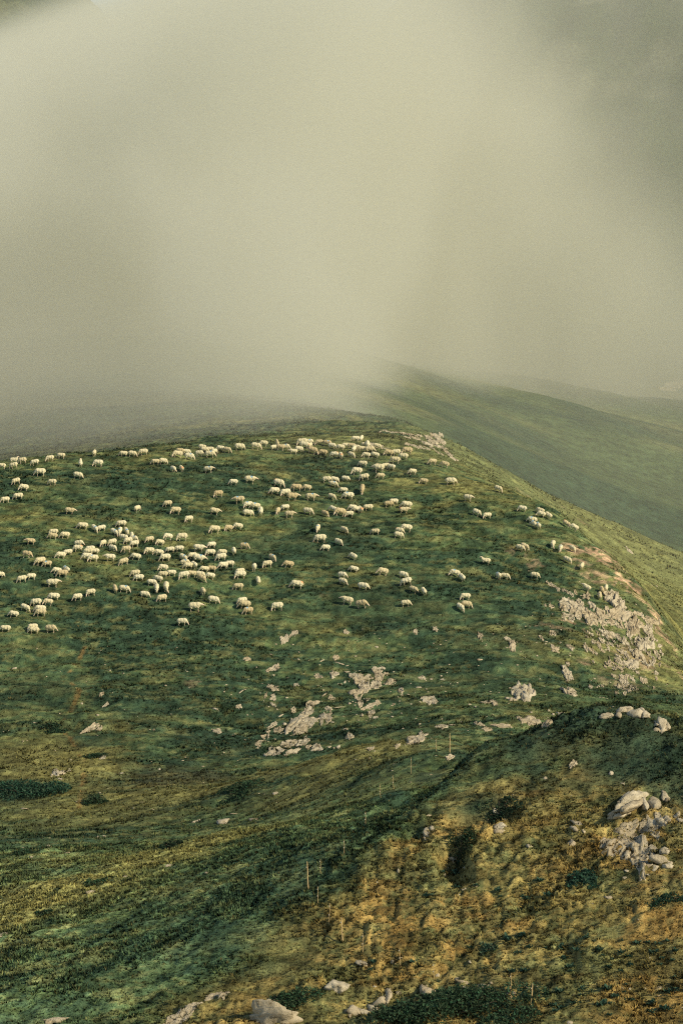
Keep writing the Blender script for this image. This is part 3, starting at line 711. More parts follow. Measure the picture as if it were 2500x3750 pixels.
def patch_shape(p, n, e1, e2, hgt, seed):
    """bedrock showing through the turf: ragged outline, uneven top, edges below the ground"""
    g = np.random.default_rng(seed); NS, NRg = 34, 7
    off = Vector(g.uniform(0, 60, 3))
    th = np.arange(NS) * 2 * np.pi / NS
    out_r = np.array([1 + .75 * mnoise.noise(Vector((math.cos(t) * 1.5, math.sin(t) * 1.5, 0)) + off) + .45 * mnoise.noise(Vector((math.cos(t) * 4, math.sin(t) * 4, 5)) + off) + .2 * mnoise.noise(Vector((math.cos(t) * 9, math.sin(t) * 9, 9)) + off) for t in th])
    out_r = np.clip(out_r, .35, 1.5)
    V = [np.zeros(2)]; rho = [0.0]
    for k in range(1, NRg + 1):
        f = [.25, .48, .68, .84, .95, 1.0, 1.12][k - 1]
        for i in range(NS): V.append(np.array([math.cos(th[i]), math.sin(th[i])]) * out_r[i] * f); rho.append(f)
    V = np.array(V); rho = np.array(rho)
    W = p + V[:, :1] * e1 + V[:, 1:] * e2
    gz = ground_z(W[:, 0], W[:, 1])
    sm = np.array([mnoise.fractal(Vector((a * 1.6, b * 3.2, 2)) + off, .6, 2.2, 5) for a, b in V])
    led = np.array([mnoise.noise(Vector((a * 1.2, b * 5.5, 7)) + off) for a, b in V])
    z = hgt * (.8 + .7 * sm + .5 * np.sign(led) * np.minimum(1, np.abs(led) * 5)) + hgt * .35 * V[:, 1]
    z = np.maximum(z, -.12) * np.where(rho > .99, 0, 1) + np.where(rho > .99, .01, 0)
    z = np.where(rho > 1.05, -.25, z)
    W[:, 2] = gz + z
    T = []
    for i in range(NS):
        T.append((0, 1 + i, 1 + (i + 1) % NS))
        for k in range(NRg - 1):
            a = 1 + k * NS + i; b = 1 + k * NS + (i + 1) % NS
            T += [(a, a + NS, b + NS), (a, b + NS, b)]
    return W - p, np.array(T)
def rock(name, u, v, w, h, ang=0, parent=None, origin=None, sub=None, stand=.5, sink=.25, flush=False):
    p, n = cast(u, v + h * .15)
    n = n * .8 + np.array([0, -.0, .2]); n /= np.linalg.norm(n)
    D = p[1]
    a, b = w / 2 * D / F * 1.32, h / 2 * D / F * 1.32
    vw, t, fs = image_basis(p, n)
    ca, sa = math.cos(math.radians(ang)), math.sin(math.radians(ang))
    r = np.array([1.0, 0, 0])
    e1 = (r * ca + t * sa / fs * .75) * a
    e2 = (-r * sa + t * ca / fs * .75) * b
    c = min(stand * b, .8 * a, 1.2 * min(a, b) + .05)
    rock_seed[0] += 1
    big = max(w, h) * 682 / 2500
    if flush:
        k_ = 1.32 / 1.12
        V, T = patch_shape(p, n, e1 / k_ * np.array([1, 1, 1]), (-r * sa + t * ca / fs) * b / k_, max(.05, min(.28, .22 * min(a, b))) * stand / .5, rock_seed[0])
        base = p if origin is None else origin
        me = tris_mesh(name, V + (p - base), T); me.materials.append(m_rock)
        o = link(name, me, parent)
        if parent is None: o.location = p
        return o, p
    v3, T = rock_shape(sub or (4 if big > 26 else 3 if big > 7 else 2), rock_seed[0], .15 if big > 20 else .12)
    V = v3[:, :1] * e1 + v3[:, 1:2] * e2 + v3[:, 2:] * (n * c)
    V += n * c * -sink
    base = p if origin is None else origin
    me = tris_mesh(name, V + (p - base), T); me.materials.append(m_rock)
    o = link(name, me, parent)
    if parent is None: o.location = p
    return o, p
def outcrop(name, label, stones, group=None, stand=.5, sink=.2, flush=True):
    u = sum(q[0] for q in stones) / len(stones); v = sum(q[1] for q in stones) / len(stones)
    p, _ = cast(u, v)
    root = bpy.data.objects.new(name, None); COL.objects.link(root); root.location = p; root.empty_display_size = .3
    tag(root, label, 'outcrop', group)
    for q in stones: rock('stone', *q, parent=root, origin=p, stand=stand, sink=sink, flush=flush and q[2] > 7)
    return root
def parse(txt, ox, oy, s):
    res = []
    for w in txt.split():
        q = [float(t) for t in w.split(',')]
        res.append((ox + q[0] * s, oy + q[1] * s, q[2] * s, q[3] * s, q[4] if len(q) > 4 else 0))
    return res
T5 = (850, 2250, 600 / 1568); T6 = (1900, 2000, 600 / 1568)
T1 = (0, 2300, 1250 / 1568); T2 = (1250, 2300, 1250 / 1568); T3 = (0, 3000, 1250 / 1568); T4 = (1250, 3000, 1250 / 1568)
outcrop('rock_outcrop', 'large pale limestone outcrop of slanting slabs in the middle of the lower slope', parse(
    "768,835,115,75,15 640,1005,210,85,42 725,925,110,70,40 580,1030,70,60,30 745,985,65,150,75 735,1035,40,70 650,1088,115,62,10 630,1138,130,24,8 690,1045,60,30", *T5))
outcrop('rock_outcrop', 'low pale slabs in a broken row below the large middle outcrop', parse(
    "415,1305,150,90,30 375,1330,60,60 560,1230,150,60,30 500,1255,60,45 670,1220,125,60,40 710,1195,50,50 580,1312,140,38,38 510,1345,30,40 735,1255,50,42", *T5))
outcrop('rock_outcrop', 'pale jagged outcrop right of and above the large middle outcrop', parse(
    "1170,600,62,85,70 1235,640,85,115,60 1268,690,85,92 1195,745,125,85,35 1290,605,95,30,10 1210,810,45,75,60 1225,862,50,50,45 1290,810,60,38,40 1365,672,88,85 1400,655,40,40", *T5))
outcrop('rock_outcrop', 'small pale outcrop above the jagged middle outcrop', parse("1395,540,80,75,60 1425,592,62,45,-35 1380,515,70,20,10 1440,510,40,18 1475,565,40,20", *T5))
outcrop('rock_outcrop', 'thin broken pale ribs below the jagged middle outcrop', parse("1310,880,140,36,30 1330,930,55,55 1390,840,45,32 1260,905,60,18,30 1370,990,50,15", *T5))
outcrop('rock_outcrop', 'narrow line of pale stones left of the large middle outcrop', parse("390,690,62,120,75 390,790,48,50,30 395,860,28,62,60 300,815,18,110,-20 322,770,20,50,-15 430,710,20,40", *T5))
outcrop('rock_outcrop', 'pale slanting slabs stepping down at the left end of the middle outcrops', parse("390,1058,112,42,42 435,1103,75,36,18 345,1122,40,25 270,1200,42,100,-25 235,1245,30,20,30 300,1165,40,25 345,1165,20,30", *T5))
outcrop('rock_outcrop', 'slanting pale rib of rock below the lowest sheep', parse("500,228,85,48,45 560,200,50,14,35 605,170,72,34,38 480,255,30,30", *T5))
outcrop('rock_outcrop', 'flat pale slabs in a short slanting row above the middle outcrops', parse("385,515,85,30,35 435,500,45,40,40 350,535,40,18,30 410,530,30,16", *T5))
outcrop('rock_outcrop', 'curved pale rock ring right of the large middle outcrop', parse("865,955,60,80,-10 915,960,70,60 910,905,70,40,-10 880,990,60,20 940,930,20,45", *T5))
crag = parse("885,500,100,110,50 930,455,60,50,45 960,560,110,120,60 1000,640,60,120,-60 950,690,50,80,40 560,580,90,120,55 590,545,60,60,45 450,560,90,70 420,590,60,60 470,530,40,50 700,560,58,52 675,670,100,120,50 690,720,80,80,-50 720,670,50,72 810,650,78,120,80 800,720,70,60,20 845,600,40,40 640,485,48,58,-40 655,470,40,20 460,660,110,38 500,690,60,30 580,650,60,50 560,680,40,30 430,690,40,30 900,740,90,36,30 940,745,40,60,60 820,830,60,50 865,875,52,24,25 915,850,48,130,70 880,720,40,30 1010,930,78,70,30 1010,890,30,40 1130,640,36,80,-65 1180,672,28,38 1165,745,90,36,-30 1235,810,70,90,-60 1215,790,40,40 1265,860,60,60,-40 270,350,30,16 300,365,40,24,-30 330,375,30,40,60 370,410,44,30,-40 420,425,30,20 450,430,36,24,-30 500,460,44,22,-30 540,440,26,36,50 305,572,42,30 250,565,20,14 320,825,40,34 340,845,20,30 210,870,24,40,60 340,990,72,42 320,960,30,20 480,962,52,30 500,980,26,30 465,1130,30,32 445,1195,40,60 475,1225,60,60,40 460,1290,20,20 960,1160,40,60,60 860,1130,56,48 870,1100,20,50 710,1110,20,30", *T6)
rr = random.Random(5)
crag = parse('920,650,140,90,40 1090,760,130,110,-45 1200,930,120,150,-60 1080,1120,150,80,20 560,610,130,70,20 1150,1050,110,90,30 1250,700,70,120,-60', *T6) + crag
for k in range(150):
    t = rr.random()
    x = rr.uniform(620, 1330) + t * 60; y = rr.uniform(680, 1420)
    lim = 1310 + 190 * math.sin((y - 560) / 900 * math.pi)
    x = min(x, lim - rr.uniform(0, 250))
    if y > 1000 and x < 900 and rr.random() < .6: x += 250
    s_ = rr.choice((14, 18, 22, 27, 34, 46))
    crag += parse(f"{x},{y},{s_ * rr.uniform(.7, 1.2)},{s_ * rr.uniform(.9, 1.9)},{rr.uniform(35, 80) if x < 1000 else rr.uniform(-75, 60)}", *T6)
outcrop('rocky_crag', 'broken pale crag of many jagged stones on the right flank of the hill', crag, stand=.8)
pav = parse("175,45,40,18 130,68,30,14 215,60,40,10,-10 260,72,50,12,-8 330,70,70,20,-8 390,80,70,22,-8 450,95,70,22,-8 520,105,80,30,-12 575,110,60,16,-10 440,130,50,10,-8 500,135,60,12,-8 560,145,50,20,-15 600,165,60,30,-25 640,180,70,30,-20 690,130,70,50 720,90,40,40 740,170,90,60,-10 790,110,70,60 830,95,40,40 820,160,80,60,-20 860,170,40,60 700,215,80,40,-15 770,220,80,50,-20 830,235,60,40,-30 870,250,40,40,-40 890,280,50,40,-45 910,310,50,40,-50 935,340,50,40,-50 960,365,60,40,-45 995,385,50,26,-40 440,207,50,10,-5 500,218,50,10,-8 550,235,60,14,-12 600,245,60,16,-8 660,250,60,16,-4 720,250,50,14 780,290,40,12,-25 830,315,40,10,-30 60,215,50,14,-10 100,225,50,16,-15 150,240,50,14,-20 195,255,50,12,-10 10,215,30,12", 1350, 1560, 500 / 1568)
pav = [(u, v, w * 1.25, h * 1.6, a) for (u, v, w, h, a) in pav]
outcrop('limestone_pavement', 'pale limestone pavement lying on the crest right of the crowded sheep', pav, stand=.5, sink=.05)
outcrop('rock_outcrop', 'row of grey lichened rocks along the top of the near knoll', parse("1225,403,50,24 1285,380,50,26 1315,372,45,34 1350,385,50,45 1385,390,45,40,-20 1275,395,30,20 1402,398,30,24,-30", *T2), stand=1.1, flush=False)
outcrop('rock_outcrop', 'dark-sided rock cluster at the right end of the near knoll top', parse("1470,440,55,50 1445,430,35,40 1490,455,40,40 1465,470,50,24", *T2), stand=1.2, flush=False)
outcrop('rock_outcrop', 'big tilted layered slab jutting from the near knoll above white rock', parse("1330,790,150,52,28 1300,850,120,34,22 1345,820,110,30,28 1275,865,40,20,10 1390,800,40,60", *T2), stand=1.4, sink=-.1, flush=False)
outcrop('rock_outcrop', 'white bare rock face below the tilted slab on the near knoll', parse("1275,95,130,60,12 1310,60,90,60,20 1330,115,90,60,-25 1375,110,70,110,60 1370,170,60,90,70 1375,205,30,50 1425,40,80,50,20 1465,20,70,50,30 1410,20,60,40 1445,75,40,30 1240,100,60,30", *T4), stand=.45, sink=.0)
outcrop('rock_outcrop', 'broken pale stones at the right edge beside the white rock face', parse("1430,810,50,50,40 1485,775,42,50 1500,790,20,30 1470,885,60,40,20 1540,860,40,40 1560,880,30,30", *T2), stand=1.1, flush=False)
outcrop('rock_outcrop', 'pale upright stones right of the white rock face on the near knoll', parse("1470,185,50,80,60 1440,220,30,30 1480,150,40,30 1490,215,40,24 1435,160,26,20 1510,200,30,20", *T4), stand=1.1, flush=False)
outcrop('rock_outcrop', 'shaded pale rocks in the dark hollow on the near knoll', parse("720,838,36,38 735,905,62,44,40 725,930,40,30 755,880,24,30", *T2), stand=1.3, flush=False)
outcrop('rock_outcrop', 'pair of pale narrow rocks beside the knoll hollow', parse("1075,890,26,40,70 1065,915,26,30,60 1060,985,34,40,40 1112,930,14,20", *T2), stand=1.2, flush=False)
outcrop('rock_outcrop', 'low grey rocks at the bottom edge left of the round boulder', parse("825,905,90,50,30 870,865,60,30,35 905,848,50,20,30 790,930,60,40,30 985,815,90,20,12 1025,805,40,14,10", *T3))
outcrop('rock_outcrop', 'jumbled grey rocks at the bottom edge right of the round boulder', parse("180,840,95,60,30 210,805,40,50 60,870,70,40,30 30,880,40,50 150,865,60,30 260,800,30,16 95,885,50,30", *T4), stand=1.2, flush=False)
outcrop('rock_outcrop', 'pale stones around the thin stakes at the bottom', parse("565,790,62,34,-25 550,748,56,14,-10 530,735,30,14 665,765,56,12,-8 690,752,14,16 620,805,26,14,-30", *T4), stand=1.1, flush=False)
outcrop('rock_outcrop', 'far pale crag just above the misty slope at the right edge', [(2470, 1412, 60, 30, 15), (2440, 1425, 50, 16, 10), (2495, 1405, 40, 40, 0), (2515, 1415, 40, 40, 0)], stand=1.2)
o, p = rock('boulder', 990, 3715, 160, 95, 0, sub=4, stand=1.6, sink=.05); tag(o, 'large round-topped grey boulder at the bottom edge of the picture', 'boulder')
o, p = rock('boulder', 1560, 3626, 62, 56, 20, sub=4, stand=1.5, sink=.1); tag(o, 'cracked grey boulder above the bottom shrub', 'boulder')
o, p = rock('boulder', 1235, 3612, 56, 46, 0, sub=4, stand=1.5, sink=.1); tag(o, 'pale rounded boulder uphill of the large round-topped boulder', 'boulder')
o, p = rock('boulder', 1915, 2535, 62, 66, -50, sub=4, stand=.6, flush=True); tag(o, 'pale leaning triangular rock alone on the lower right slope', 'boulder')
o, p = rock('boulder', 2082, 2530, 44, 54, 60, sub=4, stand=.6, flush=True); tag(o, 'pale upright rock left of the crag foot', 'boulder')
LOOSE = {
 'above the middle outcrops': parse("140,428,50,34,20 62,885,45,24 85,738,58,16,40 612,684,46,24,10 395,580,30,20 820,595,65,42,-30 965,570,72,56 855,445,42,14,35 995,410,50,34 1020,465,72,12,-20 1095,490,30,12,25 1095,547,62,18,5 1090,178,40,28 1115,255,26,13 1378,310,26,14 372,378,26,13 420,285,22,14 640,360,20,10 825,680,30,14,20 1075,648,22,28 1115,640,18,20", *T5),
 'around the large middle outcrop': parse("510,1050,36,40 585,915,46,40 465,965,50,16,40 485,1132,80,10,28 900,750,90,12,55 945,800,40,40 975,800,20,40 1060,885,140,9,4 1125,845,26,26,50 815,1295,95,72 245,1280,26,16 905,1045,62,16,20 970,1030,40,10 410,1195,22,16 340,1215,16,22", *T5),
 'right of the middle outcrops': parse("1125,1175,58,60,55 1090,1095,62,20,-20 1110,1150,40,16 1020,1265,30,60,-60 920,1268,32,20 975,1275,24,24 1315,1295,66,36 1240,960,20,28 1545,855,26,20 1530,975,22,18 1520,635,95,40,25 1495,655,30,34 1185,1390,26,10 745,1393,22,10 960,1358,26,10", *T5),
 'on the lower right slope': parse("345,508,62,44,15 370,492,40,24 315,532,26,14 460,450,40,18 400,330,70,34,-10 430,340,20,12 640,340,0.1,0.1 670,340,50,12 708,345,22,24 860,425,80,32,10 815,408,24,16 740,452,78,16,-5 630,440,24,44,70 950,432,44,18,10 130,558,30,18 257,540,20,16 495,598,36,15,20 35,500,26,30,45 785,75,30,24 762,50,30,12 980,97,38,22 637,32,20,28 965,20,20,18 630,143,26,8 1050,87,30,14 1035,205,30,44,60 275,285,26,22,-40 370,228,30,12 412,232,18,10 465,235,26,9 360,272,30,7 1180,317,42,11,-20 340,15,18,14 430,5,22,14 25,25,16,10 20,465,26,10 90,400,12,10 235,408,12,8 615,360,10,30 665,463,40,12,-5 590,350,26,10 790,325,40,20,20 285,460,16,10 360,455,22,10 510,445,26,10,15 550,432,8,16 320,348,14,8 765,320,20,10 950,378,12,20 970,395,14,12 1010,392,36,20", *T2),
 'on the left meadow': parse("410,465,92,24,42 458,463,26,14,25 485,355,32,13,35 465,302,20,12,20 262,662,24,36,40 290,662,44,16,10 275,692,26,10 240,672,16,20 470,597,26,16 560,667,26,8 455,757,20,22,40 115,830,36,16,-10 1000,475,46,16,-10 707,465,12,15 733,648,11,10 165,435,28,7 65,183,20,10 505,194,11,8 650,800,22,10,-10 320,655,20,10 567,207,12,8 990,368,24,10 375,345,12,8 615,828,14,10 287,470,16,8", *T1),
 'along the yellow grass bank': parse("1035,880,56,44,50 1075,853,30,8 910,885,60,24,42 1178,878,60,18,15 1270,755,34,14,20", *T1) + parse("422,330,40,24,35 575,262,46,16,25 635,255,42,9,25 697,195,26,14,20 480,77,10,20,70 450,78,10,14 310,153,22,12,20 287,187,28,8 770,212,32,14,20 950,247,20,10 228,375,20,12,35 20,528,40,20,15 425,120,32,7 220,122,14,20 545,285,26,6,20 100,132,16,10 145,175,14,10", *T3),
 'on the near knoll': parse("1060,625,32,16,15 400,860,26,14,20 395,930,40,24,50 420,920,20,30 950,487,8,8 1295,712,26,16 1235,665,20,20 935,690,16,14", *T2) + parse("400,65,24,34,60 385,85,20,24 515,185,22,40,70 565,220,16,24 475,250,14,30 860,120,30,24,40 1225,358,32,14,15 1305,268,38,14 565,320,28,9,15 615,305,18,10 260,235,18,20 1480,312,12,10 1310,235,18,12 1410,255,16,10 540,345,14,8", *T4),
 'along the bottom of the picture': parse("95,660,46,26,-20 70,650,20,10 240,652,20,24,-40 440,717,24,20,-30 793,797,24,28,-40 765,800,20,10 1455,780,62,16,10 1395,778,20,8 1325,778,20,12 1100,805,22,8 1065,808,16,12 1045,932,24,24 152,770,18,9 855,770,16,16 1290,775,14,14 590,655,12,14 1530,790,12,10", *T4) + parse("250,925,90,26,10 225,935,40,24", *T3),
 'on the green slope behind the crag': [(2300, 2011, 26, 10, -20)],
}
for place, lst in LOOSE.items():
    grp = defaultdict(list)
    for q in lst:
        u, v, w, h, a = q
        if w < 2: continue
        m = max(w, h)
        size = 'tiny' if m < 10 else 'small' if m < 18 else 'medium' if m < 32 else 'large'
        shape = 'flat' if h < .5 * w and abs(a) < 25 else 'slanting' if 25 <= abs(a) <= 65 else 'upright' if h > 1.15 * w or abs(a) > 65 else 'blocky'
        grp[(size, shape)].append(dict(u=u, v=v, q=q))
    for (size, shape), l2 in grp.items():
        name_them(l2, f'{size} {shape} pale stone', place)
        for d_ in l2:
            o, _ = rock('loose_stone', *d_['q'], stand=.7, flush=d_['q'][3] > 9 and d_['q'][2] > 14 and d_['v'] < 2800)
            tag(o, d_['label'], 'stone', 'loose stones on the hillside')
# crumbs of stone too small and too many to count
Vs, Ts, base_i = [], [], 0
for k in range(420):
    z_ = rr.random()
    if z_ < .35: u, v = rr.gauss(1180, 260), rr.gauss(2620, 110)
    elif z_ < .6: u, v = rr.uniform(1300, 2100), rr.uniform(2280, 2700)
    elif z_ < .75: u, v = rr.uniform(0, 1000), rr.uniform(2350, 3100)
    elif z_ < .85: u, v = rr.uniform(1300, 2500), rr.uniform(2900, 3740)
    else: u, v = rr.uniform(1900, 2450), rr.uniform(2080, 2600)
    if not (0 < u < 2500): continue
    p, n = cast(u, v)
    s_ = rr.uniform(2.2, 5.5) * p[1] / F
    v3, T = rock_shape(1, 3000 + k)
    Vs.append(v3 * np.array([s_ * rr.uniform(.8, 1.6), s_, s_ * .7]) + p); Ts.append(T + base_i); base_i += len(v3)
me = tris_mesh('stone_crumbs', np.concatenate(Vs), np.concatenate(Ts)); me.materials.append(m_rock)
o = link('stone_crumbs', me); tag(o, 'tiny scattered stones in the grass', 'stones', kind='stuff')

# ------------------------------------------------------------------ fence stakes
m_wood = plain('weathered_wood', (.50, .35, .15), .8, 30, .35)
m_clip = plain('pale_insulator', (.6, .56, .44), .5)
STAKES = [  # u, v top, v foot, lean, thick
 (1128, 3155, 3259, -2, 1), (1173, 3147, 3203, 0, 0), (1164, 3247, 3311, 0, 0), (1204, 3307, 3387, 3, 0), (1254, 3359, 3450, -3, 1), (1328, 3418, 3490, 1, 0),
 (1466, 3470, 3542, -3, 0), (1589, 3538, 3586, -2, 0), (1870, 3562, 3653, 0, 0), (1943, 3602, 3689, 4, 1), (1260, 3075, 3130, 0, 0), (1338, 2993, 3025, 0, 0),
 (1393, 2872, 2922, -3, 0), (1441, 2838, 2890, -4, 0), (1505, 2774, 2834, 0, 0), (1597, 2706, 2754, -2, 0), (1646, 2685, 2756, 0, 1)]
SL = ['thick wooden fence stake standing alone on the gully flank', 'thin stake just right of the lone thick stake', 'thin stake below the one beside the lone thick stake', 'thin leaning stake between the lone thick stake and the pale stake below it',
      'pale thick stake lower down the gully flank', 'thin stake right of the pale thick stake', 'thin leaning stake above the grey stones', 'short thin stake beside the cracked boulder', 'thin stake left of the leaning post near the bottom',
      'thick leaning post above the bottom shrub', 'thin stake uphill of the lone thick stake', 'faint short stake on the dark flank of the knoll', 'thin leaning stake by the dark knoll hollow, lower of two', 'thin leaning stake by the dark knoll hollow, upper of two',
      'thin stake halfway to the col behind the knoll', 'thin stake left of the tallest far stake', 'tall pale stake on the col where the knoll meets the hill']
for (u, v0, v1, lean, thick), lab in zip(STAKES, SL):
    p, n = cast(u, v1)
    hgt = max(.7, (v1 - v0) * p[1] / F); rad = .033 if thick else .013
    root = bpy.data.objects.new('fence_stake', None); COL.objects.link(root); root.location = p; root.rotation_euler = (0, R(lean), 0)
    tag(root, lab, 'stake', 'stakes of the pasture fence')
    bm = bmesh.new()
    nseg = 7
    ring_prev = None
    for i in range(nseg + 1):
        z = -.15 + (hgt + .15) * i / nseg
        rr_ = rad * (1 - .25 * i / nseg)
        ring = [bm.verts.new((rr_ * math.cos(a * math.pi / 4) * rr.uniform(.9, 1.1) + .006 * math.sin(i * 1.7), rr_ * math.sin(a * math.pi / 4) * rr.uniform(.9, 1.1), z)) for a in range(8)]
        if ring_prev:
            for a in range(8): bm.faces.new((ring_prev[a], ring_prev[(a + 1) % 8], ring[(a + 1) % 8], ring[a]))
        ring_prev = ring
    tip = bm.verts.new((0, 0, hgt + rad * .6))
    for a in range(8): bm.faces.new((ring_prev[a], ring_prev[(a + 1) % 8], tip))
    me = bpy.data.meshes.new('post'); bm.to_mesh(me); bm.free(); me.materials.append(m_wood)
    link('post', me, root)
    for f in ((.45, .85) if not thick else (.8,)):
        bm = bmesh.new()
        bmesh.ops.create_cone(bm, cap_ends=True, segments=8, radius1=.012, radius2=.016, depth=.04, matrix=Matrix.Translation((-rad - .012, -.008, hgt * f)))
        bmesh.ops.create_cone(bm, cap_ends=True, segments=8, radius1=.018, radius2=.018, depth=.01, matrix=Matrix.Translation((-rad - .012, -.008, hgt * f + .025)))
        me = bpy.data.meshes.new('insulator'); bm.to_mesh(me); bm.free(); me.materials.append(m_clip)
        link('insulator', me, root)

# ------------------------------------------------------------------ shrubs and weeds
def leaf_mat(name, c):
    m, nt, out = mat(name)
    at_ = N(nt, 'ShaderNodeAttribute', attribute_name='plant')
    df = N(nt, 'ShaderNodeBsdfDiffuse'); tr = N(nt, 'ShaderNodeBsdfTranslucent'); mx = N(nt, 'ShaderNodeMixShader', Fac=.25)
    L(nt, at_.outputs['Color'], df.inputs[0]); L(nt, at_.outputs['Color'], tr.inputs[0]); L(nt, df.outputs[0], mx.inputs[1]); L(nt, tr.outputs[0], mx.inputs[2]); L(nt, mx.outputs[0], out.inputs[0])
    return m
m_leaf = leaf_mat('shrub_leaves', None)
m_stem = plain('bark', (.10, .07, .04))
def leaves(name, a, b, h, n, size, col, seed, uneven=.35):
    """foliage mound of n small leaves, local z up, following the local slope via slope()"""
    g = np.random.default_rng(seed)
    nl = 9
    lc = np.stack([g.uniform(-.75, .75, nl), g.uniform(-.75, .75, nl)], -1); lc[0] = 0
    ls = g.uniform(.28, .55, nl); lh = g.uniform(.45, 1.15, nl)
    which = g.integers(0, nl, n)
    ph = g.uniform(0, 2 * np.pi, n); rad = np.sqrt(g.uniform(0, 1, n))
    x = (lc[which, 0] + np.cos(ph) * rad * ls[which]) * a; y = (lc[which, 1] + np.sin(ph) * rad * ls[which]) * b
    top = h * lh[which] * np.sqrt(np.maximum(0, 1 - rad ** 2)) ** .7 * (1 - .45 * np.hypot(lc[which, 0], lc[which, 1]))
    z = top * (1 - .6 * g.random(n) ** 2)
    return x, y, z, g
def shrub(u, v, w, h, label, col=(.028, .055, .03), n=700, tall=.5, leaf=.09, name='shrub', cat='shrub'):
    p, nrm = cast(u, v)
    D = p[1]
    a = w / 2 * D / F
    vw, t, fs = image_basis(p, nrm)
    b = max(.5 * a, min(2.2 * a, h / 2 * D / F / fs * .8))
    hh = max(.15, tall * min(a, h * D / F))
    root = bpy.data.objects.new(name, None); COL.objects.link(root); root.location = p
    tag(root, label, cat, 'low dark shrubs on the pasture')
    x, y, z, g = leaves(name, a, b, hh, n, leaf, col, int(u * 7 + v) % 997)
    gz = ground_z(p[0] + x, p[1] + y) - p[2]
    ctr = np.stack([x, y, z + gz], -1)
    d1 = g.normal(size=(n, 3)); d1[:, 2] = np.abs(d1[:, 2]) * .8; d1 /= np.linalg.norm(d1, axis=1, keepdims=True)
    d2 = np.cross(d1, g.normal(size=(n, 3))); d2 /= np.linalg.norm(d2, axis=1, keepdims=True)
    s_ = leaf * g.uniform(.6, 1.4, (n, 1))
    V = np.stack([ctr - d2 * s_ * .45, ctr + d2 * s_ * .45, ctr + d1 * s_ * 1.5], 1)
    cc = np.array(col) * g.uniform(.7, 2.1, (n, 1))
    cc[:, 0] *= g.uniform(.8, 1.5, n)
    me = tris_mesh('foliage', V.reshape(-1, 3), np.arange(n * 3).reshape(-1, 3), np.repeat(cc, 3, 0)); me.materials.append(m_leaf)
    link('foliage', me, root)
    bm = bmesh.new()
    for k in range(7):
        an = k * .9 + u; q = (math.cos(an) * a * .5, math.sin(an) * b * .5)
        z1 = float(ground_z(np.array([p[0] + q[0]]), np.array([p[1] + q[1]]))[0] - p[2]) + hh * .6
        limb(bm, [(0, 0, -.05, .025), (q[0] * .5, q[1] * .5, z1 * .55, .018), (q[0], q[1], z1, .010)])
    me = bpy.data.meshes.new('stem'); bm.to_mesh(me); bm.free(); me.materials.append(m_stem)
    link('stem', me, root)
shrub(1670, 3715, 640, 170, 'broad dark green shrub at the bottom edge below the leaning post', (.032, .062, .032), 9000, .5, .085)
shrub(85, 2905, 330, 130, 'wide dark shrub mat at the left edge of the meadow', (.024, .055, .032), 4200, .30, .13)
shrub(628, 3108, 82, 62, 'small round dark bush on the yellow grass bank', (.022, .042, .024), 800, .8, .09)
shrub(2120, 3235, 130, 90, 'dark green bush in the golden grass of the knoll', (.024, .058, .036), 1300, .5, .08)
shrub(1060, 3680, 260, 90, 'low green shrub around the large round-topped boulder', (.030, .060, .030), 1500, .4, .08)
shrub(2440, 3295, 190, 26, 'long low dark shrub near the right edge of the knoll', (.024, .052, .03), 900, .5, .07)
shrub(1690, 3120, 110, 90, 'dark foliage standing in for the shade of the knoll hollow', (.022, .040, .02), 900, .6, .08)  # leaves added to darken the hollow, where the bank lies in shade
shrub(1830, 2985, 150, 90, 'dark bush above the shaded rocks in the knoll hollow', (.022, .042, .024), 1000, .5, .08)
shrub(350, 2935, 110, 60, 'dark bush among stones on the left meadow', (.024, .046, .024), 800, .4, .11)
shrub(880, 2900, 220, 90, 'dark low bush above the slab on the yellow grass bank', (.026, .050, .026), 1500, .3, .12)
shrub(350, 2775, 90, 30, 'dark low bush beside small pale stones on the left meadow', (.024, .046, .024), 600, .4, .11)
shrub(180, 2675, 130, 40, 'dark low bush left of the slanting slab', (.024, .048, .026), 800, .3, .12)
shrub(80, 3130, 90, 40, 'dark low bush at the left edge above the yellow bank', (.026, .05, .026), 600, .4, .09)
shrub(350, 3240, 90, 32, 'green low bush in the yellow grass bank', (.03, .058, .028), 600, .4, .09)
shrub(160, 3350, 70, 30, 'small dark bush below the yellow grass bank', (.026, .05, .026), 500, .4, .08)
shrub(1790, 3480, 70, 40, 'tallest leafy weed clump on the lower knoll', (.045, .085, .05), 300, .6, .08)

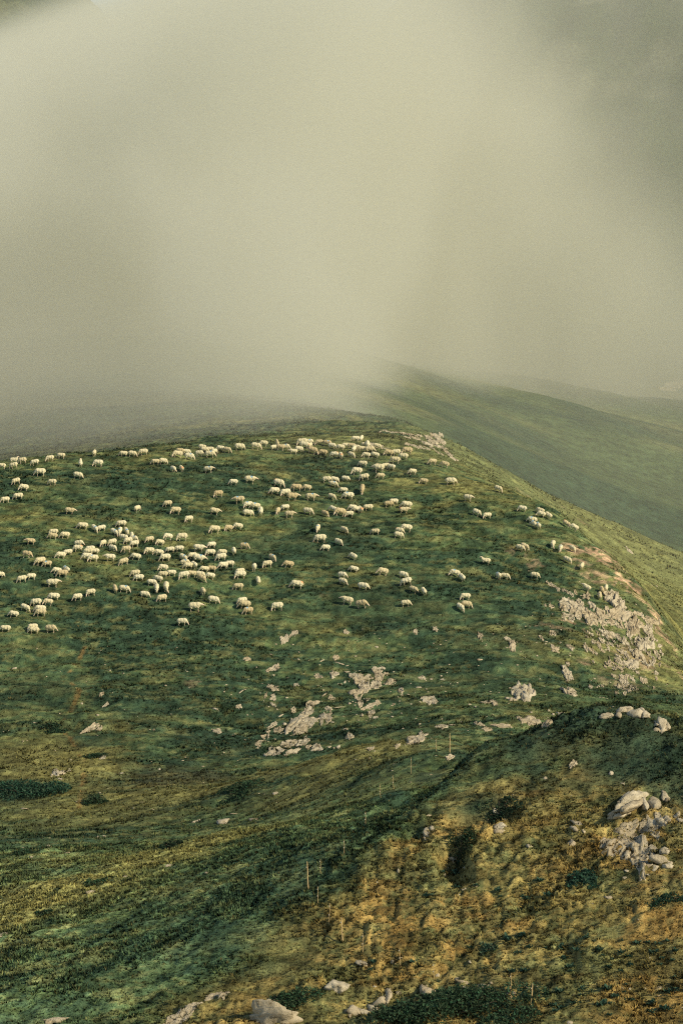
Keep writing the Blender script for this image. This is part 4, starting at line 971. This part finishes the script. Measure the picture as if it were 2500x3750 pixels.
weed_meshes = []
for k in range(5):
    g = np.random.default_rng(60 + k); V = []; Cc = []
    for i in range(34):
        a = g.uniform(0, 6.28); el_ = g.uniform(.15, 1.0); ln = g.uniform(.10, .20)
        d = np.array([math.cos(a) * math.cos(el_), math.sin(a) * math.cos(el_), math.sin(el_)]); s_ = np.array([-math.sin(a), math.cos(a), 0]) * ln * .3
        o0 = np.array([g.normal() * .09, g.normal() * .09, g.uniform(0, .06)]); tip = o0 + d * ln; midp = o0 + d * ln * .55 + np.array([0, 0, .02])
        V += [o0, midp + s_, tip, o0, tip, midp - s_]; c = np.array([.05, .095, .06]) * g.uniform(.6, 1.4); Cc += [c] * 6
    V = np.array(V); me = tris_mesh('weed', V, np.arange(len(V)).reshape(-1, 3), np.array(Cc)); me.materials.append(m_leaf); weed_meshes.append(me)
weeds = []
for k in range(95):
    zone_ = rr.random()
    if zone_ < .7: u, v = rr.uniform(1750, 2490), rr.uniform(3420, 3735)
    elif zone_ < .85: u, v = rr.uniform(1350, 1800), rr.uniform(3450, 3600)
    else: u, v = rr.uniform(1500, 2400), rr.uniform(3150, 3400)
    p, n = cast(u, v)
    o = link('leafy_weed', rr.choice(weed_meshes)); o.location = p - np.array([0, 0, .02]); o.rotation_euler = (0, 0, rr.uniform(0, 6.28)); s_ = rr.uniform(.6, 1.3); o.scale = (s_, s_, s_ * rr.uniform(.7, 1.1))
    weeds.append(dict(u=u, v=v, o=o, s=s_))
wg = defaultdict(list)
for w in weeds:
    hz = 'below the hollow' if w['u'] < 1700 else 'left of the knoll bush' if w['u'] < 1980 else 'below the knoll bush' if w['u'] < 2250 else 'toward the right edge'
    vz = 'near the bottom' if w['v'] > 3620 else 'on the lower knoll' if w['v'] > 3500 else 'halfway down'
    wg[('small' if w['s'] < .85 else 'medium' if w['s'] < 1.1 else 'large', vz + ' ' + hz)].append(w)
for (sz, place), lst in wg.items():
    name_them(lst, sz + ' leafy weed', place)
    for w in lst: tag(w['o'], w['label'], 'weed', 'leafy weeds on the near knoll')
